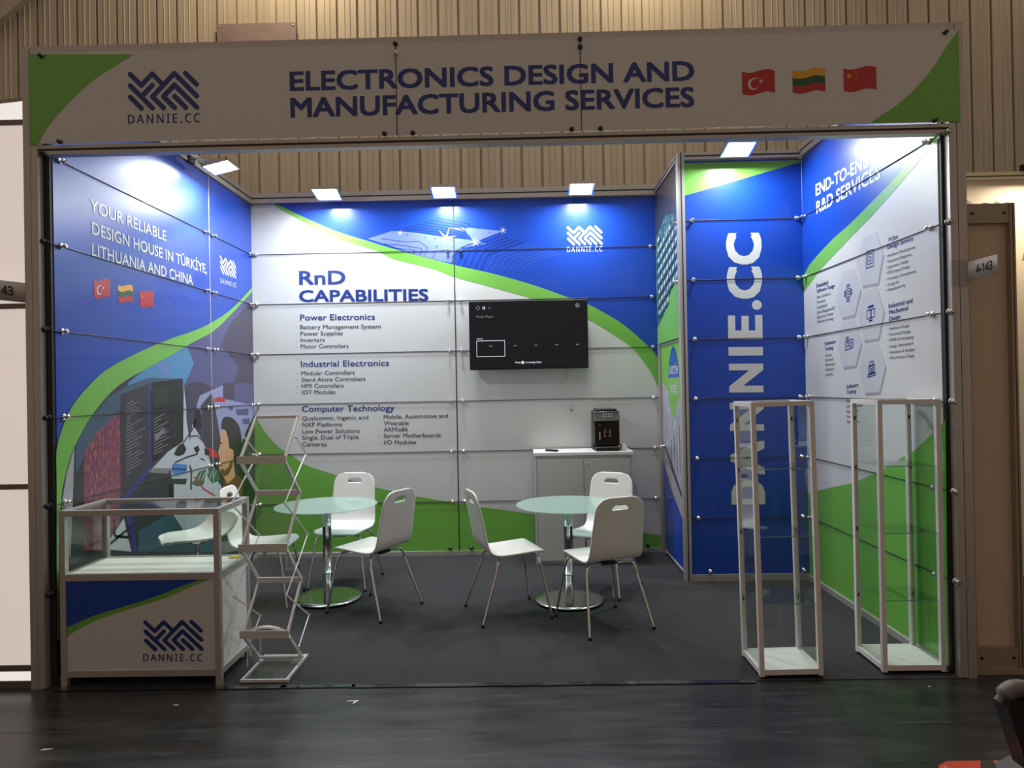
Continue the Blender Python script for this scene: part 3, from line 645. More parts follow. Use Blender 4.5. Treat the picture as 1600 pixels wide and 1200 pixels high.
# ---- aluminium profiles
def profile(name, x0, x1, y0, y1, z0, z1, groove=None):
    b = MB(); b.box(x0, x1, y0, y1, z0, z1, ALU)
    if groove == 'front_h':
        zc = (z0+z1)/2; b.box(x0, x1, y0-0.0015, y0+0.001, zc-0.006, zc+0.006, ALUD)
    if groove == 'front_v':
        xc = (x0+x1)/2; b.box(xc-0.005, xc+0.005, y0-0.0015, y0+0.001, z0, z1, ALUD)
    if groove == 'right_h':
        zc = (z0+z1)/2; b.box(x1-0.001, x1+0.0015, y0, y1, zc-0.006, zc+0.006, ALUD)
    if groove == 'left_h':
        zc = (z0+z1)/2; b.box(x0-0.0015, x0+0.001, y0, y1, zc-0.006, zc+0.006, ALUD)
    return struct(b.build(name))
profile('trim_1', 0.0, CX, D-0.018, D+0.04, 3.545, 3.645, 'front_h')               # top rail, back wall
profile('trim_2', -0.04, 0.016, 0.06, D+0.04, 3.545, 3.645, 'right_h')             # top rail, left wall
profile('trim_3', W-0.016, W+0.04, 0.06, CY, 3.545, 3.645, 'left_h')               # top rail, right wall
profile('trim_4', CX+0.046, W-0.016, CY-0.018, CY+0.04, 3.545, 3.605, 'front_h')     # top rail, cabin front
profile('trim_5', CX-0.012, CX+0.04, CY+0.04, D-0.018, 3.545, 3.605, 'left_h')       # top rail, cabin side
profile('trim_6', CX-0.008, CX+0.046, CY-0.02, CY+0.06, 0.0, 3.605, 'front_v')        # cabin corner post
profile('trim_7', 0.0, CX, D-0.012, D, 0.0, ZB, None)                              # base rail, back
profile('trim_8', 0.0, 0.012, 0.07, D-0.012, 0.0, ZB, None)                        # base rail, left
profile('trim_9', W-0.012, W, 0.075, CY, 0.0, ZB, None)                            # base rail, right
profile('trim_10', CX+0.046, W-0.012, CY-0.012, CY+0.02, 0.0, 0.06, None)            # base rail, cabin front
profile('trim_11', CX+0.0, CX+0.05, D-0.065, D-0.012, 0.0, 2.05, None)              # door jamb at the back wall
profile('trim_12', CX+0.02, CX+0.055, CY+0.06, CY+0.098, 0.0, 2.05, None)            # door jamb at the corner
profile('trim_13', CX+0.021, CX+0.055, CY+0.098, D-0.065, 2.033, 2.06, None)             # door head
profile('trim_14', -0.079, -0.039, 0.0, 0.045, 0.0, 3.60, None)               # left front post
profile('trim_15', -0.121, -0.081, 0.0, 0.05, 0.0, 3.648, None)                     # neighbour's post, left
profile('trim_16', W+0.020, W+0.062, 0.0, 0.045, 0.0, 3.60, None)             # right front post
profile('trim_17', W+0.066, W+0.112, 0.0, 0.05, 0.0, 3.648, None)                   # neighbour's post, right
for nm, x0, x1 in (('trim_20', -0.045, -0.004), ('trim_21', W+0.004, W+0.026)):      # black filler: shade of the open gaps between posts and panels, as colour
    b = MB(); b.box(x0, x1, 0.047, 0.068, 0.0, 3.545, ALUD); struct(b.build(nm))
profile('trim_18', -0.075, W+0.062, 0.002, 0.06, 3.602, 3.646, None)               # header top rail
profile('trim_19', -0.039, W+0.020, 0.002, 0.06, 3.03, 3.082, 'front_h')           # header bottom rail

# ================================================================== FASCIA SIGN
fas = thing('fascia_sign', 'wide white header sign reading electronics design and manufacturing services across the booth front', 'sign', (2.53, -0.004, 3.09))
world_parts(True)
FX0, FX1 = -0.078, 5.146
mb = MB(); mb.box(FX0, FX1, -0.008, -0.003, 3.088, 3.598, P['white'])
pl = Plane(mb, 'y', -0.008, -1)
c = smooth([(210, 85), (180, 103), (148, 124), (122.6, 146), (102.5, 166.5), (84, 186.6), (71, 205), (59.4, 226.5)])
mb.poly([Vector((FX0, -0.0086, 3.598))]+[v for v in clip_z([pl.pt(x, y, 1) for x, y in c], 3.598)]+[Vector((FX0, -0.0086, 3.088))], P['green'])
c = smooth([(1497, 47), (1474, 80), (1456, 108), (1436, 132), (1410, 157), (1392, 171), (1380, 178), (1360, 192)])
mb.poly([v for v in clip_z([pl.pt(x, y, 1) for x, y in c], 3.598)]+[Vector((FX1, -0.0086, 3.088)), Vector((FX1, -0.0086, 3.598))], P['green'])
pl.text('ELECTRONICS DESIGN AND', (453, 142.4), (1085, 126), 30.4, P['navy'], 0.034, lv=2); pl.text('MANUFACTURING SERVICES', (454, 184), (1085, 167), 30.8, P['navy'], 0.034, lv=2)
logo(mb, pl.pt(203.3, 116, 2), pl.pt(307, 114, 2), pl.pt(204, 169.7, 2), P['navy'])
pl.text('DANNIE.CC', (200, 193.3), (313, 191), 14, P['navy'], 0.012, lv=2, spacing=1.25, face='n')
flag(pl, [(1159, 112), (1210, 110), (1211, 145), (1160, 147)], 'tr'); flag(pl, [(1238, 109.5), (1289, 107.5), (1289.5, 143), (1238.5, 144.5)], 'lt'); flag(pl, [(1317.5, 107), (1369, 105), (1369.5, 140), (1318.5, 142)], 'cn')
for x in (2.011, 3.046): mb.box(x-0.002, x+0.002, -0.0112, -0.008, 3.088, 3.598, ALUD)
mb.build('sign_panel', fas)
for x, z in ((0.0, 3.585), (5.07, 3.585), (2.011, 3.60), (2.011, 3.545), (3.046, 3.60), (3.046, 3.555), (0.10, 3.095), (1.94, 3.095), (2.10, 3.095), (2.99, 3.095), (3.15, 3.095), (5.0, 3.095)):
    o = clip(fas, 'y', 1, Vector((x, -0.009, z))-fas.location, WIRE if (x, z) != (2.011, 3.545) else CHROME); o.scale = (0.72, 0.72, 0.72)
world_parts(False)

# ================================================================== FLOODLIGHTS
def floodlight(loc, rz, label, tilt=13, power=LAMP_POWER, on=True, arm=0.24, color=LAMP_COLOR):
    """lamp hanging out from a wall rail; local -y points into the booth, the rail is at local y = 0"""
    t = thing('floodlight', label, 'floodlight', loc, rz, None)
    b = MB(); b.box(-0.10, 0.10, -0.09, 0.09, 0.0, 0.016, BLK); 
    for s_ in (-1, 1): b.box(s_*0.115-0.006, s_*0.115+0.006, -0.105, 0.105, -0.006, 0.022, STEEL)
    for s_ in (-1, 1): b.box(-0.121, 0.121, s_*0.105-0.006, s_*0.105+0.006, -0.006, 0.022, STEEL)
    for k in range(7): b.box(-0.09+0.03*k-0.002, -0.09+0.03*k+0.002, -0.08, 0.08, 0.016, 0.036, BLK)
    h = b.build('housing', t); h.location = (0, -arm, 0); h.rotation_euler = (math.radians(-tilt), 0, 0)
    b = MB(); b.box(-0.105, 0.105, -0.096, 0.096, -0.004, -0.001, LEDGLASS if on else GREYP); g_ = b.build('glass', t); g_.location = h.location; g_.rotation_euler = h.rotation_euler
    b = MB(); b.bar((-0.03, -arm, 0.04), (-0.03, 0.0, 0.075), 0.02, 0.008, STEEL); b.bar((0.03, -arm, 0.04), (0.03, 0.0, 0.075), 0.02, 0.008, STEEL); b.box(-0.05, 0.05, -0.008, 0.03, 0.04, 0.09, BLK)
    b.box(-0.04, 0.04, -arm-0.02, -arm+0.02, 0.034, 0.048, BLK); b.build('bracket', t)
    if on:
        d = bpy.data.lights.new('floodlight_beam', 'AREA'); d.shape = 'RECTANGLE'; d.size = 0.19; d.size_y = 0.17; d.energy = power; d.color = color
        l = bpy.data.objects.new('floodlight_beam', d); COL.objects.link(l); l.parent = t
        l.location = (0, -arm, -0.008); l.rotation_euler = (math.radians(-tilt), 0, 0)
    return t
floodlight((0.846, 2.975, 3.55), 0, 'lit floodlight on the back wall rail, left one of the three, above the green stripe')
floodlight((1.968, 2.975, 3.545), 0, 'lit floodlight on the back wall rail, middle one, above the vertical panel seam')
floodlight((3.285, 2.975, 3.545), 0, 'lit floodlight on the back wall rail above the small white logo')
floodlight((0.02, 1.72, 3.50), math.pi/2, 'lit floodlight on the left blue wall rail near the back corner')
floodlight((4.46, 1.935, 3.54), 0, 'lit floodlight on the storage cabin front above the green corner')

# ================================================================== CHAIRS
def chair_shell():
    b = MB()
    prof = smooth([(0.215, 0.452), (0.205, 0.466), (0.17, 0.476), (0.06, 0.470), (-0.08, 0.462), (-0.15, 0.467), (-0.195, 0.490), (-0.218, 0.535), (-0.232, 0.60), (-0.255, 0.72), (-0.285, 0.86), (-0.297, 0.915)], 6)
    L = [0.0]
    for p, q in zip(prof, prof[1:]): L.append(L[-1]+math.hypot(q[0]-p[0], q[1]-p[1]))
    tot = L[-1]; ns = 78; nu = 30; grid = []
    def at(s):
        for i in range(len(L)-1):
            if L[i+1] >= s-1e-9:
                t = (s-L[i])/(L[i+1]-L[i]); return tuple(a+(c_-a)*t for a, c_ in zip(prof[i], prof[i+1]))
        return prof[-1]
    for i in range(ns+1):
        s_ = tot*i/ns
        hw = 0.205 if s_ < 0.5*tot else 0.205-0.025*((s_/tot-0.5)/0.5)
        Rf, Rb = 0.06, 0.095
        if s_ < Rf: hw -= Rf-math.sqrt(max(0, Rf**2-(Rf-s_)**2))
        if tot-s_ < Rb: hw -= Rb-math.sqrt(max(0, Rb**2-(Rb-(tot-s_))**2))
        y, z = at(s_)
        for j in range(nu+1):
            u = -1+2*j/nu
            grid.append((u*hw, y, z-0.0*u*u))
    fs = []
    for i in range(ns):
        sm = tot*(i+0.5)/ns
        for j in range(nu):
            um = (-1+2*(j+0.5)/nu)*0.18
            dv = (tot-sm)-0.075
            if abs(dv) < 0.0165 and (abs(um) < 0.046 or math.hypot(abs(um)-0.042, dv) < 0.0165): continue
            a = i*(nu+1)+j; fs.append((a, a+1, a+nu+2, a+nu+1))
    b.add(grid, fs, CHAIRW, True)
    return b
def make_chair(label):
    t = thing('chair', label, 'chair', (0, 0, 0), 0)
    b = chair_shell(); b.mi(PLYEDGE)
    sh = b.build('seat_shell', t)
    so = sh.modifiers.new('thickness', 'SOLIDIFY'); so.thickness = 0.012; so.offset = -1; so.material_offset_rim = 0
    for sx in (-1, 1):
        for sy, tp, ft in ((1, 0.14, 0.235), (-1, -0.12, -0.275)):
            b = MB(); z0 = 0.443 if sy > 0 else 0.437
            pts = smooth([(sx*0.05, tp*0.9, z0), (sx*0.13, tp, z0), (sx*0.172, tp+sy*0.015, z0-0.008), (sx*0.192, tp+sy*0.03, z0-0.05), (sx*0.20, tp+sy*0.045, z0-0.11), (sx*0.245, ft, 0.012)], 5)
            b.tube(pts, 0.0095, CHROME, 10); lg = b.build('leg', t)
            b = MB(); b.lathe([(0.011, 0.0), (0.012, 0.003), (0.012, 0.018), (0.0095, 0.02)], (sx*0.245, ft, 0), BLK, 10); b.build('foot_cap', lg)
    b = MB(); b.box(-0.055, 0.055, -0.13, 0.15, 0.432, 0.4495, BLK); b.build('mounting_plate', t)
    return t
C0 = 0.004
chairs = [
 ((3.215, 0.985), 0.398, 'white chair with its back to the camera, in front of the right table'),
 ((2.566, 1.224), -1.243, 'white chair seen from the side, left of the right table'),
 ((3.30, 1.78), 2.647, 'white chair behind the right table, in front of the grey cabinet'),
 ((1.525, 1.36), 1.08, 'white chair turned away on the right side of the left table'),
 ((1.14, 2.05), 3.06, 'white chair facing the camera behind the left table'),
 ((0.63, 1.57), -1.52, 'white chair left of the left table, behind the zigzag brochure rack'),
]
proto = make_chair(chairs[0][2])
for i, ((x, y), rz, lab) in enumerate(chairs):
    o = proto if i == 0 else copy_tree(proto)
    o.location = (x, y, C0); o.rotation_euler = (0, 0, rz); o['label'] = lab; o['group'] = 'white chairs around the tables'

# white bar stool behind the counter
st = thing('bar_stool', 'white moulded bar stool with chrome column behind the glass display counter by the left wall', 'bar stool', (0.46, 0.80, C0), 2.42)
b = MB(); pf = smooth([(0.225, 0.655), (0.20, 0.672), (0.12, 0.678), (0.0, 0.676), (-0.09, 0.690), (-0.150, 0.730), (-0.185, 0.785), (-0.20, 0.83)], 5); nu = 20; g_ = []
for i, (y, z) in enumerate(pf):
    u_ = i/(len(pf)-1); hw = 0.20
    if u_ < 0.3: hw = 0.20*math.sqrt(max(0.0, 1-((0.3-u_)/0.33)**2))*0.55+0.09*(u_/0.3)
    if u_ > 0.86: hw = 0.20-0.05*(1-math.sqrt(max(0, 1-((u_-0.86)/0.14)**2)))
    for j in range(nu+1):
        v_ = -1+2*j/nu; g_.append((v_*hw, y, z+0.016*v_*v_*(1-u_)))
b.add(g_, [(i*(nu+1)+j, i*(nu+1)+j+1, (i+1)*(nu+1)+j+1, (i+1)*(nu+1)+j) for i in range(len(pf)-1) for j in range(nu)], CHAIRW, True)
sh = b.build('seat_shell', st); so = sh.modifiers.new('thickness', 'SOLIDIFY'); so.thickness = 0.016; so.offset = -1
b = MB(); b.lathe([(0.022, 0.03), (0.022, 0.40), (0.016, 0.40), (0.016, 0.62), (0.06, 0.64), (0.06, 0.652)], (0, 0, 0), CHROME, 20); b.build('column', st)
b = MB(); b.lathe([(0.20, 0.0), (0.20, 0.008), (0.12, 0.02), (0.03, 0.045)], (0, 0, 0), CHROME, 40); b.build('base_plate', st)
b = MB(); b.tube([(0.13*math.sin(a), 0.02+0.13*math.cos(a), 0.27) for a in [math.radians(-120+240*k/16) for k in range(17)]], 0.009, CHROME, 8); b.bar((0, 0.02, 0.27), (0, 0.15, 0.27), 0.012, 0.012, CHROME); b.build('footrest', st)

# ================================================================== TABLES
def make_table(label):
    t = thing('round_table', label, 'table', (0, 0, 0), 0, 'round glass tables')
    b = MB(); b.lathe([(0.24, 0.0), (0.255, 0.004), (0.255, 0.012)], (0, 0, 0), BLK, 48); b.build('base_ring', t)
    b = MB(); b.lathe([(0.262, 0.012), (0.265, 0.016), (0.262, 0.022), (0.2, 0.024), (0.05, 0.026)], (0, 0, 0), STEEL, 64); b.build('base_plate', t)
    b = MB(); b.lathe([(0.034, 0.026), (0.034, 0.20), (0.036, 0.20), (0.036, 0.215), (0.034, 0.215), (0.034, 0.58), (0.0355, 0.58), (0.0355, 0.583), (0.034, 0.583), (0.034, 0.728)], (0, 0, 0), STEEL, 32); b.build('column', t)
    b = MB(); b.lathe([(0.07, 0.728), (0.07, 0.738)], (0, 0, 0), STEEL, 24)
    for k in range(4): b.lathe([(0.016, 0.738), (0.016, 0.7405)], (0.045*math.cos(k*math.pi/2+0.6), 0.045*math.sin(k*math.pi/2+0.6), 0), STEEL, 12)
    b.build('top_support', t)
    b = MB(); b.lathe([(0.393, 0.741), (0.400, 0.744), (0.400, 0.748), (0.396, 0.751)], (0, 0, 0), FROST, 72); b.build('tabletop', t)
    return t
t1 = make_table('round frosted glass table on a polished base, right one, in front of the grey cabinet'); t1.location = (3.02, 1.468, C0)
t2 = copy_tree(t1); t2.location = (1.11, 1.61, C0); t2['label'] = 'round frosted glass table, left one, whose base reflects the green wall'

# ================================================================== CABINET, COFFEE MACHINE, SMALL THINGS
cab = thing('cabinet', 'light grey two door cabinet with a white top against the back wall', 'cabinet', (3.245, 2.78, C0))
K = MB(); K.box(-0.455, -0.437, -0.20, 0.19, 0.0, 1.012, LIGHTGREY); K.box(0.437, 0.455, -0.20, 0.19, 0.0, 1.012, LIGHTGREY); K.box(-0.437, 0.437, -0.19, 0.19, 0.0, 0.03, LIGHTGREY); K.box(-0.437, 0.437, 0.175, 0.19, 0.03, 1.012, LIGHTGREY); K.box(-0.437, 0.437, -0.19, 0.175, 0.985, 1.012, LIGHTGREY)
K.box(-0.437, 0.437, -0.17, 0.17, 0.5, 0.52, LIGHTGREY); K.build('body', cab)
K = MB(); K.bevbox(-0.465, 0.465, -0.21, 0.195, 1.012, 1.041, WHITE, 0.004); K.build('top', cab)
for s_ in (-1, 1):
    K = MB(); a, b_ = (-0.434, -0.002) if s_ < 0 else (0.002, 0.434); K.bevbox(a, b_, -0.207, -0.191, 0.033, 0.982, LIGHTGREY, 0.002); d_ = K.build('door', cab)
    if s_ > 0:
        K = MB(); K.lathe([(0.010, 0), (0.010, 0.006), (0.006, 0.008), (0.006, 0.014)], (0.035, -0.207, 0.925), STEEL, 12, 'y'); K.build('lock', d_)
ZC = C0+1.041
cof = thing('coffee_machine', 'black automatic coffee machine standing on the cabinet', 'coffee machine', (3.475, 2.76, ZC))
K = MB(); K.bevbox(-0.118, 0.118, -0.13, 0.2, 0.055, 0.372, BLK, 0.02, 4); K.box(-0.118, 0.118, -0.02, 0.2, 0.0, 0.06, BLK); K.build('body', cof)
K = MB(); K.bevbox(-0.10, 0.10, -0.10, 0.15, 0.372, 0.395, BLK, 0.012); K.build('bean_hopper_lid', cof)
K = MB(); K.hexa([(-0.116,-0.150,0.292),(0.116,-0.150,0.292),(0.116,-0.128,0.292),(-0.116,-0.128,0.292),(-0.116,-0.132,0.366),(0.116,-0.132,0.366),(0.116,-0.128,0.366),(-0.116,-0.128,0.366)], GREYP); cp = K.build('control_panel', cof)
K = MB(); K.tube([(-0.116,-0.152,0.290),(-0.117,-0.134,0.368),(0.117,-0.134,0.368),(0.116,-0.152,0.290),(-0.116,-0.152,0.290)], 0.0025, STEEL, 6); K.build('panel_trim', cp)
for k in range(4):
    for r in range(2):
        K = MB(); zz = 0.325+0.022*r; K.box(-0.04+0.025*k, -0.03+0.025*k, -0.1475+0.0049*r, -0.140, zz-0.006, zz+0.006, PAPER); K.build('button', cp)
K = MB(); K.box(-0.112, 0.112, -0.146, -0.13, 0.055, 0.288, BLKGLOSS); fr = K.build('front_door', cof)
K = MB(); K.box(-0.078, -0.066, -0.156, -0.146, 0.11, 0.18, STEEL); K.build('steam_wand', cof)
K = MB(); K.lathe([(0.006, 0), (0.006, 0.004)], (-0.07, -0.146, 0.245), STEEL, 10, 'y'); K.build('indicator', fr)
K = MB()
for s_ in (-1, 1):
    K.box(s_*0.026-0.003, s_*0.026+0.003, -0.150, -0.146, 0.135, 0.205, STEEL); K.box(min(s_*0.026, s_*0.012), max(s_*0.026, s_*0.012), -0.150, -0.146, 0.135, 0.141, STEEL); K.box(min(s_*0.026, s_*0.012), max(s_*0.026, s_*0.012), -0.150, -0.146, 0.199, 0.205, STEEL)
K.box(-0.010, 0.010, -0.149, -0.146, 0.178, 0.183, STEEL); K.build('spout', cof)
K = MB(); K.bevbox(-0.110, 0.110, -0.150, -0.02, 0.0, 0.036, BLK, 0.012); K.box(-0.111, 0.111, -0.152, -0.146, 0.036, 0.043, STEEL); K.build('drip_tray', cof)
t = thing('remote_control', 'small black remote control lying on the left of the cabinet top', 'remote control', (2.955, 2.70, ZC), 0.9)
K = MB(); K.bevbox(-0.022, 0.022, -0.065, 0.065, 0.0, 0.018, BLK, 0.008); K.build('body', t)
K = MB()
for k in range(3): K.box(-0.012, 0.012, -0.04+0.03*k, -0.025+0.03*k, 0.018, 0.020, GREYP)
K.build('keypad', t)
t = thing('power_adapter', 'small white plug adapter on the cabinet right of the coffee machine', 'adapter', (3.64, 2.74, ZC), 0.2)
K = MB(); K.bevbox(-0.03, 0.03, -0.03, 0.03, 0.0, 0.03, WHITE, 0.008); K.bevbox(-0.022, 0.022, -0.015, 0.03, 0.03, 0.06, WHITE, 0.006); K.build('body', t)
K = MB(); K.tube(smooth([(0.028, 0.0, 0.02), (0.06, 0.02, 0.012), (0.075, 0.05, 0.02)], 5), 0.004, BLK, 6); K.build('plug_lead', t)
K = MB(); K.tube(smooth([(3.722, 2.80, 0.76), (3.76, 2.80, 0.66), (3.785, 2.80, 0.5), (3.75, 2.80, 0.38), (3.722, 2.80, 0.36)], 6), 0.0035, GREYP, 6)
tag(K.build('power_cable'), 'thin grey cable looping out of the right side of the grey cabinet', 'cable')

# ================================================================== TELEVISION
tv = thing('television', 'black flat screen television showing a media player menu on the back wall', 'television', (2.757, 2.93, 2.172), 0)
K = MB(); K.bevbox(-0.582, 0.582, -0.035, 0.02, -0.336, 0.336, BLK, 0.006); K.build('casing', tv)
K = MB(); K.box(-0.572, 0.572, -0.0365, -0.035, -0.318, 0.328, SCREEN)
zz = -0.0372
def scr(u, v): return (-0.582+1.164*u, zz, 0.336-0.672*v)
def srect(u0, u1, v0, v1, mt): K.poly([scr(u0, v0), scr(u0, v1), scr(u1, v1), scr(u1, v0)], mt)
def stext(txt, u0, u1, v, cap, mt, bold=0.01): letter(K, txt, scr(u0, v), scr(u1, v), scr(u0, v-cap), mt, bold)
def ring(u, v, r0, r1, mt, n=20):
    for k in range(n):
        a, b_ = 2*math.pi*k/n, 2*math.pi*(k+1)/n
        K.poly([scr(u+r0*math.cos(a)*0.577, v+r0*math.sin(a)), scr(u+r1*math.cos(a)*0.577, v+r1*math.sin(a)), scr(u+r1*math.cos(b_)*0.577, v+r1*math.sin(b_)), scr(u+r0*math.cos(b_)*0.577, v+r0*math.sin(b_))], mt)
ring(0.078, 0.095, 0.02, 0.03, SCR_G); srect(0.117, 0.123, 0.075, 0.12, SCR_W); srect(0.126, 0.138, 0.078, 0.086, SCR_W); srect(0.126, 0.138, 0.108, 0.116, SCR_W); srect(0.132, 0.138, 0.078, 0.116, SCR_W)
ring(0.175, 0.098, 0.008, 0.014, SCR_G); ring(0.915, 0.085, 0.010, 0.032, SCR_G)
stext('Media Player', 0.062, 0.208, 0.24, 0.035, SCR_G); stext('Media Player', 0.062, 0.150, 0.28, 0.018, SCR_D)
stext('Inputs', 0.065, 0.115, 0.553, 0.02, SCR_W)
for a in ((0.060, 0.300, 0.572, 0.580), (0.060, 0.300, 0.802, 0.810), (0.060, 0.064, 0.572, 0.810), (0.296, 0.300, 0.572, 0.810)): srect(*a, SCR_W)
for i, (u, txt) in enumerate(((0.18, 'Source'), (0.385, 'HDMI'), (0.56, 'HDMI'), (0.735, 'HDMI'), (0.91, 'Antenna'))):
    srect(u-0.014, u+0.014, 0.648, 0.662, SCR_G); stext(txt, u-0.026, u+0.026, 0.735, 0.018, SCR_D)
stext('Press', 0.385, 0.428, 0.912, 0.026, SCR_W, 0.025); ring(0.447, 0.902, 0.0, 0.022, SCR_W); stext('to manage input', 0.468, 0.605, 0.912, 0.026, SCR_W, 0.025)
K.build('screen', tv)
K = MB(); K.box(-0.2, 0.2, 0.02, 0.06, -0.15, 0.15, BLK); K.build('wall_mount', tv)
K = MB(); K.tube(smooth([(3.13, 2.985, 1.84), (3.128, 2.985, 1.74), (3.06, 2.985, 1.66), (3.045, 2.985, 1.56), (3.10, 2.985, 1.46), (3.17, 2.985, 1.42), (3.17, 2.985, 1.50), (3.24, 2.985, 1.49)], 6), 0.0025, LIGHTGREY, 6); K.lathe([(0.01, 0), (0.01, 0.02)], (3.17, 2.985, 1.42), GREYP, 8, 'y')
tag(K.build('power_cable'), 'thin pale cable hanging below the television on the back wall', 'cable')

# ================================================================== GLASS DISPLAY COUNTER
X0, X1, Y0, Y1, ZM, ZH = 0.04, 0.955, 0.016, 0.45, 0.62, 1.0
ct = thing('display_counter', 'low glass display counter with a white, green and blue logo front at the left', 'display counter', (0.4975, 0.23, C0))
world_parts(True); q = 0.032
for (x, y) in ((X0, Y0), (X1-q, Y0), (X0, Y1-q), (X1-q, Y1-q)):
    K = MB(); K.box(x, x+q, y, y+q, C0, C0+ZH-q, ALU); K.build('post', ct)
for nm, z0, z1 in (('top_frame', ZH-q, ZH), ('middle_frame', ZM-0.02, ZM+0.018), ('bottom_frame', 0.055, 0.09)):
    K = MB()
    for y in (Y0, Y1-q): K.box(X0 if z0 > 0.9 else X0+q, X1 if z0 > 0.9 else X1-q, y+(0 if z0 > 0.9 else 0.002), y+q-(0 if z0 > 0.9 else 0.002), C0+z0, C0+z1, ALU)
    for x in (X0, X1-q): K.box(x+0.002, x+q-0.002, Y0+q, Y1-q, C0+z0, C0+z1, ALU)
    K.build(nm, ct)
K = MB(); K.box(X0+q, X1-q, Y0+0.008, Y0+0.014, C0+0.09, C0+ZM-0.02, P['white'])
pl = Plane(K, 'y', Y0+0.008, -1)
bl = smooth([(334, 899), (288, 914.4), (240, 933), (192, 948), (144, 963), (120, 973.5), (92, 986)])
gl = smooth([(337, 901.5), (300, 916.5), (258, 934.5), (210, 949.5), (168, 963), (132, 978), (92, 1002.5)])
xa, xb = X0+q+0.001, X1-q-0.001
def clamp(p): p.x = min(max(p.x, xa), xb); p.z = min(p.z, C0+ZM-0.021); return p
K.poly([clamp(pl.pt(*v, 2)) for v in bl]+[Vector((xa, Y0+0.0068, C0+ZM-0.021))], P['blue'])
K.poly([clamp(pl.pt(*v, 1)) for v in gl]+[Vector((xa, Y0+0.0074, C0+ZM-0.021))], P['green'])
logo(K, pl.pt(227, 972.3, 2), pl.pt(313.6, 971.2, 2), pl.pt(228.5, 1014.8, 2), P['navy'])
pl.text('DANNIE.CC', (224, 1033), (316.5, 1033), 11.3, P['navy'], 0.012, lv=2, spacing=1.25, face='n')
K.build('front_panel', ct)
for x in (X0+0.010, X1-0.016):
    K = MB(); K.box(x, x+0.006, Y0+q, Y1-q, C0+0.09, C0+ZM-0.02, WHITEPLY); K.build('side_panel', ct)
K = MB(); K.box(X0+q, X1-q, Y1-0.016, Y1-0.010, C0+0.09, C0+ZM-0.02, WHITEPLY); K.build('rear_panel', ct)
K = MB(); K.box(X0+q, X1-q, Y0+q, Y1-q, C0+ZM, C0+ZM+0.014, WHITEPLY); K.build('shelf_board', ct)
for a in ((X0+q, X1-q, Y0+0.013, Y0+0.018, ZM+0.018, ZH-q), (X0+0.013, X0+0.018, Y0+q, Y1-q, ZM+0.018, ZH-q), (X1-0.018, X1-0.013, Y0+q, Y1-q, ZM+0.018, ZH-q), (X0+q, 0.56, Y1-0.014, Y1-0.010, ZM+0.018, ZH-q), (0.42, X1-q, Y1-0.022, Y1-0.018, ZM+0.018, ZH-q), (X0+q, X1-q, Y0+q, Y1-q, ZH-0.012, ZH-0.006)):
    K = MB(); K.box(*a[:4], C0+a[4], C0+a[5], GLASS); K.build('glass_pane', ct)
world_parts(False)
K = MB(); K.box(0.86, 0.92, 0.36, 0.41, C0+ZM+0.0142, C0+ZM+0.022, YEL)
tag(K.build('tape_piece'), 'small yellow tape piece on the back corner of the display counter shelf', 'tape')

# ================================================================== GLASS DISPLAY TOWERS
def make_tower(label):
    t = thing('display_tower', label, 'display tower', (0, 0, 0), 0, 'tall glass display towers')
    w_, d_, h_, p_ = 0.352, 0.325, 1.545, 0.026
    for x in (0, w_-p_):
        for y in (0, d_-p_):
            K = MB(); K.box(x, x+p_, y, y+p_, 0.012, h_-p_, WHITE); po = K.build('post', t)
            if y > 0:
                for z in (0.35, 0.75, 1.12, 1.42):
                    K = MB(); K.box(x+p_/2-0.004, x+p_/2+0.004, y-0.004, y, z, z+0.022, BLK); K.build('shelf_clip', po)
            K = MB(); K.lathe([(0.012, 0.0), (0.012, 0.008), (0.006, 0.0125)], (x+p_/2, y+p_/2, 0), BLK, 10); K.build('foot', t)
    K = MB()
    K.box(0, w_, 0, p_, h_-p_, h_, WHITE); K.box(0, w_, d_-p_, d_, h_-p_, h_, WHITE); K.box(0, p_, p_, d_-p_, h_-p_, h_, WHITE); K.box(w_-p_, w_, p_, d_-p_, h_-p_, h_, WHITE); K.build('top_frame', t)
    K = MB(); K.box(p_, w_-p_, 0.001, p_-0.001, 0.02, 0.05, WHITE); K.box(p_, w_-p_, d_-p_+0.001, d_-0.001, 0.02, 0.05, WHITE); K.box(0.001, p_-0.001, p_, d_-p_, 0.02, 0.05, WHITE); K.box(w_-p_+0.001, w_-0.001, p_, d_-p_, 0.02, 0.05, WHITE); K.build('base_frame', t)
    K = MB(); K.box(p_, w_-p_, p_, d_-p_, 0.03, 0.05, WHITEPLY); K.build('base_board', t)
    for z in (0.405, 0.785, 1.165):
        K = MB(); K.box(p_, w_-p_, p_-0.01, d_-p_, z, z+0.005, GLASS); K.add([(p_, p_-0.0105, z), (w_-p_, p_-0.0105, z), (w_-p_, p_-0.0105, z+0.005), (p_, p_-0.0105, z+0.005)], [(0, 1, 2, 3)], GLASSEDGE); K.build('glass_shelf', t)
    for a in ((0.010, 0.014, p_, d_-p_), (w_-0.014, w_-0.010, p_, d_-p_), (p_, w_-p_, d_-0.014, d_-0.010)):
        K = MB(); K.box(*a, 0.05, h_-p_, GLASS); K.build('glass_pane', t)
    K = MB(); K.box(p_, w_-p_, p_, d_-p_, h_-0.012, h_-0.006, GLASS); K.build('glass_top', t)
    return t
tw = make_tower('tall empty glass display tower with white frame standing in front of the blue lettered cabin'); tw.location = (3.985, 0.012, C0)
tw.rotation_euler = (0, math.radians(-0.8), 0)
t2 = copy_tree(tw); t2.location = (4.688, 0.055, C0); t2.rotation_euler = (0, 0, 0); t2['label'] = 'tall empty glass display tower with white frame standing against the right wall'

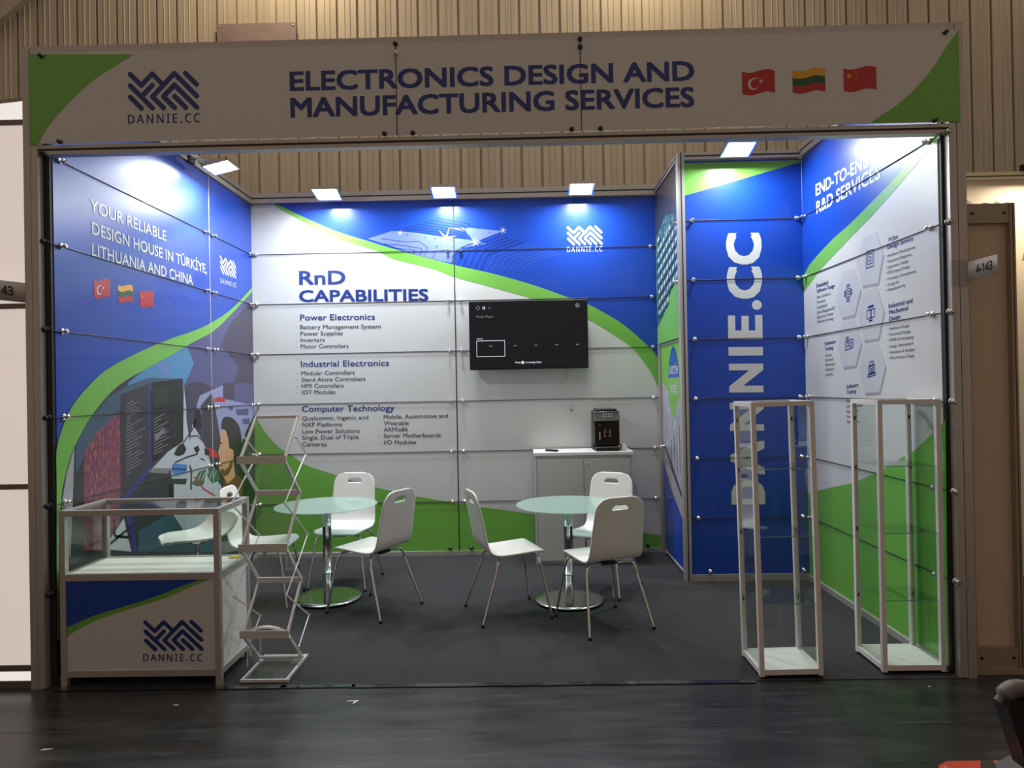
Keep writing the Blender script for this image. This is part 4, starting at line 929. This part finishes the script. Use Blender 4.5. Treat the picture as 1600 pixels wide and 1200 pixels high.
# ================================================================== ZIGZAG BROCHURE RACK
rk = thing('brochure_rack', 'silver zigzag folding brochure rack with empty trays beside the display counter', 'brochure rack', (1.18, 0.2, C0))
world_parts(True)
xa, xb = 1.05, 1.325
yf, yb = 0.07, 0.33
zF = [pix('y', yf, 380, 992).z, pix('y', yf, 376, 857).z, pix('y', yf, 374, 720).z]
zB = [0.03+C0, pix('y', yb, 404, 906).z, pix('y', yb, 399, 770).z, pix('y', yb, 398, 650).z]
nodes = [(yb, zB[0]), (yf, zF[0]), (yb, zB[1]), (yf, zF[1]), (yb, zB[2]), (yf, zF[2]), (yb, zB[3])]
def frame_between(name, p, q, x0, x1, lip):
    K = MB(); r = 0.009
    p, q = Vector((0, *p)), Vector((0, *q))
    d = (q-p).normalized()*0.012; p, q = p+d, q-d
    for x in (x0+r, x1-r): K.bar((x, p.y, p.z), (x, q.y, q.z), 0.018, 0.012, RACKALU, (1, 0, 0))
    for e_ in (p, q): K.bar((x0, e_.y, e_.z), (x1, e_.y, e_.z), 0.014, 0.016, RACKALU)
    o = K.build(name, rk)
    world = Vector(rk.location)
    K = MB(); n_ = (q-p).cross(Vector((1, 0, 0))).normalized()*0.0015
    K.hexa([Vector((x0+0.012, p.y, p.z))-n_, Vector((x1-0.012, p.y, p.z))-n_, Vector((x1-0.012, q.y, q.z))-n_, Vector((x0+0.012, q.y, q.z))-n_, Vector((x0+0.012, p.y, p.z))+n_, Vector((x1-0.012, p.y, p.z))+n_, Vector((x1-0.012, q.y, q.z))+n_, Vector((x0+0.012, q.y, q.z))+n_], ACRYL)
    s = K.build('acrylic_sheet', o); s.matrix_parent_inverse = (Matrix.Translation(rk.location) @ o.matrix_parent_inverse).inverted()
    if lip:
        K = MB(); K.box(x0-0.004, x1+0.004, lip[0]-0.014, lip[0]-0.010, lip[1]-0.014, lip[1]+0.026, RACKALU); K.box(x0-0.004, x1+0.004, lip[0]-0.014, lip[0]+0.016, lip[1]-0.018, lip[1]-0.014, RACKALU)
        s = K.build('tray_lip', o); s.matrix_parent_inverse = (Matrix.Translation(rk.location) @ o.matrix_parent_inverse).inverted()
for i in range(6):
    p_, q_ = nodes[i], nodes[i+1]
    lip = p_ if (i % 2 == 1) else None
    frame_between('tray', p_, q_, xa, xb, lip)
frame_between('base_frame', (0.035, C0+0.012), (0.42, C0+0.012), xa, xb, None)
mid = [((a[0]+b_[0])/2, (a[1]+b_[1])/2) for a, b_ in zip(nodes, nodes[1:])]
lat = []
for i in range(5, -1, -1):
    lat.append(mid[i])
    if i: lat.append((0.40 if i % 2 == 1 else 0.0, (mid[i][1]+mid[i-1][1])/2-0.0))
lat.append((0.18, 0.045))
for x in (xa-0.014, xb+0.014):
    for a, b_ in zip(lat, lat[1:]):
        K = MB(); K.bar((x, *a), (x, *b_), 0.008, 0.005, RACKALU, (1, 0, 0)); K.lathe([(0.006, -0.005), (0.006, 0.005)], (x, *a), RACKALU, 8, 'x'); K.build('lattice_bar', rk)
world_parts(False)

K = MB(); N = 10; a0 = [(xa+0.02+0.225*k/N, yf+0.008+0.014*math.sin(k/N*math.pi), zF[0]+0.004+0.022*math.sin(k/N*math.pi)) for k in range(N+1)]
vs = [p for q_ in a0 for p in (q_, (q_[0], q_[1]+0.020, q_[2]+0.013))]; M = len(vs); vs += [(x, y-0.0012, z+0.001) for x, y, z in vs]
fs = [(2*k, 2*k+2, 2*k+3, 2*k+1) for k in range(N)]+[(M+2*k, M+2*k+1, M+2*k+3, M+2*k+2) for k in range(N)]+[(2*k, M+2*k, M+2*k+2, 2*k+2) for k in range(N)]+[(2*k+1, 2*k+3, M+2*k+3, M+2*k+1) for k in range(N)]
K.add(vs, fs, mat('white_plastic_film', (0.8, 0.8, 0.8), 0.2, coat=0.4), True)
tag(K.build('plastic_sheet'), 'curled white plastic sheet lying in the lowest tray of the zigzag brochure rack', 'plastic sheet')

# ================================================================== NEIGHBOURS
nb = thing('lightbox_wall', 'glowing white panel wall with dark frames of the neighbouring booth at the left edge', 'lightbox wall', (-0.7, 0.03, 0))
K = MB(); xl, xr = -1.35, -0.124
hz = [(0.10, 0.13), (1.13, 1.16), (2.16, 2.19), (3.21, 3.24)]
for a, b_ in hz+[(0.0, 0.04)]:
    K = MB(); K.box(xl-nb.location.x, xr-nb.location.x, -0.01, 0.03, a, b_, DARKF); K.build('frame_rail', nb)
for (a, b_) in ((0.13, 1.13), (1.16, 2.16), (2.19, 3.21)):
    K = MB(); K.box(xl-nb.location.x, xr-nb.location.x, 0.0, 0.02, a, b_, LBOX); K.build('light_panel', nb)
K = MB(); K.box(xl-nb.location.x, xr-nb.location.x, -0.012, 0.0, 0.045, 0.092, LBOX2); K.build('light_strip', nb)
K = MB(); a, b_ = xl-nb.location.x, xr-nb.location.x
K.hexa([(a, 0.0, 3.24), (b_, 0.0, 3.24), (b_, 0.02, 3.24), (a, 0.02, 3.24), (a, 0.0, 2.9+0.345), (b_, 0.0, 3.35), (b_, 0.02, 3.35), (a, 0.02, 2.9+0.345)], LBOX2); K.bar((a, 0.01, 3.25), (b_, 0.01, 3.36), 0.03, 0.02, BEIGEF); K.build('sloping_top_panel', nb)

def label_sheet(name, label, p0, p1, h, txt, side, paper):
    t = thing(name, label, 'number label', p0)
    p0, p1 = Vector(p0), Vector(p1); d = p1-p0; n_ = d.cross(Vector((0, 0, 1))).normalized()
    if n_.y > 0: n_ = -n_
    K = MB(); N = 8; rows = []
    for k in range(N+1):
        u = k/N; c_ = d*u+n_*0.012*math.sin(u*math.pi); rows += [c_+Vector((0, 0, 0)), c_+Vector((0, 0, h))]
    vs = rows+[v-n_*0.0015 for v in rows]; M = 2*(N+1)
    fs = [(2*k, 2*k+2, 2*k+3, 2*k+1) for k in range(N)]+[(M+2*k, M+2*k+1, M+2*k+3, M+2*k+2) for k in range(N)]+[(2*k, M+2*k, M+2*k+2, 2*k+2) for k in range(N)]+[(2*k+1, 2*k+3, M+2*k+3, M+2*k+1) for k in range(N)]
    K.add(vs, fs, paper, True)
    a, b_ = side
    letter(K, txt, d*a+n_*0.016+Vector((0, 0, h*0.28)), d*b_+n_*0.016+Vector((0, 0, h*0.28)), d*a+n_*0.016+Vector((0, 0, h*0.74)), BLK, 0.022, face='n')
    K.build('sheet', t)
    return t
label_sheet('number_sign', 'grey curved booth number label 4-143 stuck on the left neighbour post', (-0.46, -0.10, 2.225), (-0.118, -0.004, 2.19), 0.112, '4-143', (0.47, 0.85), PAPERG)
label_sheet('number_sign', 'white booth number label 4-143 sticking out from the right post', (5.172, -0.004, 2.198), (5.262, -0.11, 2.222), 0.106, '4-143', (0.30, 0.86), PAPER)
K = MB(); K.box(5.075, 5.172, -0.004, -0.002, 2.17, 2.32, glass_mat('clear_film', (0.92, 0.92, 0.92), 1.4, 0.1, 0.05)); tag(K.build('tape_strip'), 'clear tape holding the number label on the right post', 'tape')

cl = thing('column_cabinet', 'narrow bronze framed beige panel column right of the booth', 'column', (5.33, 0.08, 0))
w_ = 0.145
K = MB(); K.box(-w_, w_, 0.01, 0.12, 0.10, 2.61, BEIGE); K.build('panel', cl)
for x in (-w_, w_-0.028):
    K = MB(); K.box(x, x+0.028, -0.03, 0.12, 0.03, 2.645, BEIGEF); K.box(x+0.012, x+0.016, -0.0315, -0.03, 0.03, 2.645, ALUD); K.build('side_profile', cl)
for z0, z1 in ((2.535, 2.645), (0.03, 0.145)):
    K = MB(); K.box(-w_+0.028, w_-0.028, -0.022, 0.01, z0, z1, BEIGEF); bo = K.build('cross_board', cl)
    for x in (-0.09, 0.09):
        K = MB(); K.lathe([(0.008, 0), (0.008, 0.004)], (x, -0.022, (z0+z1)/2), BLK, 10, 'y'); K.build('screw', bo)
K = MB(); K.box(-w_, w_+0.25, -0.04, 0.14, 0.0, 0.03, BEIGEF); K.build('plinth', cl)

pw = thing('printed_wall', 'warm lit cream wall with grey ptc lettering behind the column at the right edge', 'wall', (7.2, 2.0, 0))
K = MB(); K.box(-1.2, 1.6, 0.0, 0.05, 0.0, 3.33, CREAM)
A = pix('y', 2.0, 1535.5, 331)-pw.location; B = pix('y', 2.0, 1578, 330)-pw.location; T = Vector((A.x, A.y, pix('y', 2.0, 1535.5, 308).z))
A.y = B.y = T.y = -0.002
letter(K, 'ptc', A, B, A+Vector((0, 0, 0.115)), mat('print_dark_grey', (0.12, 0.11, 0.09), 0.5), 0.0)
hx = pix('y', 2.0, 1510, 322)-pw.location
K.poly([(hx.x+0.055*math.cos(math.radians(30+60*k)), -0.002, hx.z+0.055*math.sin(math.radians(30+60*k))) for k in range(6)], P['grey'])
gx = pix('y', 2.0, 1602, 395)-pw.location; K.poly([(gx.x-0.03, -0.002, gx.z-0.06), (gx.x+0.12, -0.002, gx.z-0.09), (gx.x+0.14, -0.002, gx.z+0.1), (gx.x+0.01, -0.002, gx.z+0.08)], P['green'])
K.build('panel', pw)
K = MB(); K.box(-1.2, 1.6, -0.012, 0.06, 3.33, 3.395, mat('cream_profile', (0.7, 0.62, 0.42), 0.4)); K.box(-1.2, 1.6, -0.0135, -0.012, 3.356, 3.364, ALUD); K.build('top_rail', pw)
floodlight((6.96, 1.98, 3.36), 0, 'grey floodlight over the cream wall at the right edge of the photo', power=16, tilt=12, arm=0.3, color=(1.0, 0.8, 0.55))

# ================================================================== FOREGROUND: hand truck loop and tool case
tc = thing('tool_case', 'black handled red and grey tool case in the bottom right corner, cropped by the frame', 'tool case', (4.55, -1.45, 0))
K = MB(); K.bevbox(-0.31, 0.35, -0.30, 0.27, 0.0, 0.20, REDP, 0.05, 5); K.build('shell', tc)
K = MB(); K.hexa([(-0.24, -0.28, 0.20), (0.34, -0.28, 0.20), (0.34, 0.22, 0.20), (-0.12, 0.22, 0.20), (-0.14, -0.24, 0.31), (0.30, -0.24, 0.31), (0.30, 0.14, 0.31), (-0.04, 0.14, 0.31)], GREYP); K.build('lid', tc)
K = MB(); K.hexa([(-0.235, 0.10, 0.20), (-0.175, 0.10, 0.20), (-0.10, 0.235, 0.20), (-0.15, 0.235, 0.20), (-0.23, 0.10, 0.212), (-0.18, 0.10, 0.212), (-0.105, 0.23, 0.212), (-0.15, 0.23, 0.212)], BLK); K.build('clasp', tc)
K = MB()
K.hexa([(-0.13, 0.01, 0.29), (0.0, 0.01, 0.29), (0.0, 0.09, 0.29), (-0.13, 0.09, 0.29), (-0.195, 0.01, 0.51), (-0.075, 0.01, 0.49), (-0.075, 0.09, 0.49), (-0.195, 0.09, 0.51)], BLK)
K.hexa([(-0.195, 0.01, 0.51), (0.22, 0.01, 0.43), (0.22, 0.09, 0.43), (-0.195, 0.09, 0.51), (-0.19, 0.01, 0.535), (0.22, 0.01, 0.50), (0.22, 0.09, 0.50), (-0.19, 0.09, 0.535)], BLK)
hd = K.build('handle', tc)
K = MB(); K.tube(smooth([(-0.20, 0.05, 0.515), (-0.175, 0.05, 0.545), (-0.13, 0.05, 0.563), (-0.02, 0.05, 0.535), (0.22, 0.05, 0.485)], 5), [0.018]*4+[0.03]*17, GREYP, 14); K.build('grip', tc)

# scraps of litter on the hall floor
for lab, x, y, pts in (('small white tick shaped paper scrap on the dark floor in front of the rack', *pix('z', 0, 551, 1097)[:2], [(-0.03, 0.012), (0.03, 0.016), (0.012, -0.022), (0.002, -0.018), (0.012, 0.006), (-0.03, 0.003)]),
                       ('small white paper scrap on the dark floor near the bottom left corner', *pix('z', 0, 72, 1172)[:2], [(-0.025, -0.008), (0.02, 0.004), (0.028, 0.012), (-0.015, 0.006)]),
                       ('tiny white paper scrap on the dark floor in front of the display counter', *pix('z', 0, 275, 1102)[:2], [(-0.02, 0.0), (0.0, 0.006), (0.02, -0.003), (0.0, -0.007)]),
                       ('tiny white dust scrap on the floor in front of the right display tower', *pix('z', 0, 1452, 1073)[:2], [(-0.008, 0.0), (0.0, 0.007), (0.008, 0.0), (0.0, -0.007)])):
    K = MB(); n_ = len(pts); K.add([(a, b_, 0.0008) for a, b_ in pts]+[(a, b_, 0.0025) for a, b_ in pts], [tuple(reversed(range(n_))), tuple(range(n_, 2*n_))]+[(i, (i+1) % n_, n_+(i+1) % n_, n_+i) for i in range(n_)], PAPER)
    o = K.build('paper_scrap'); o.location = (x, y, 0); tag(o, lab, 'litter')
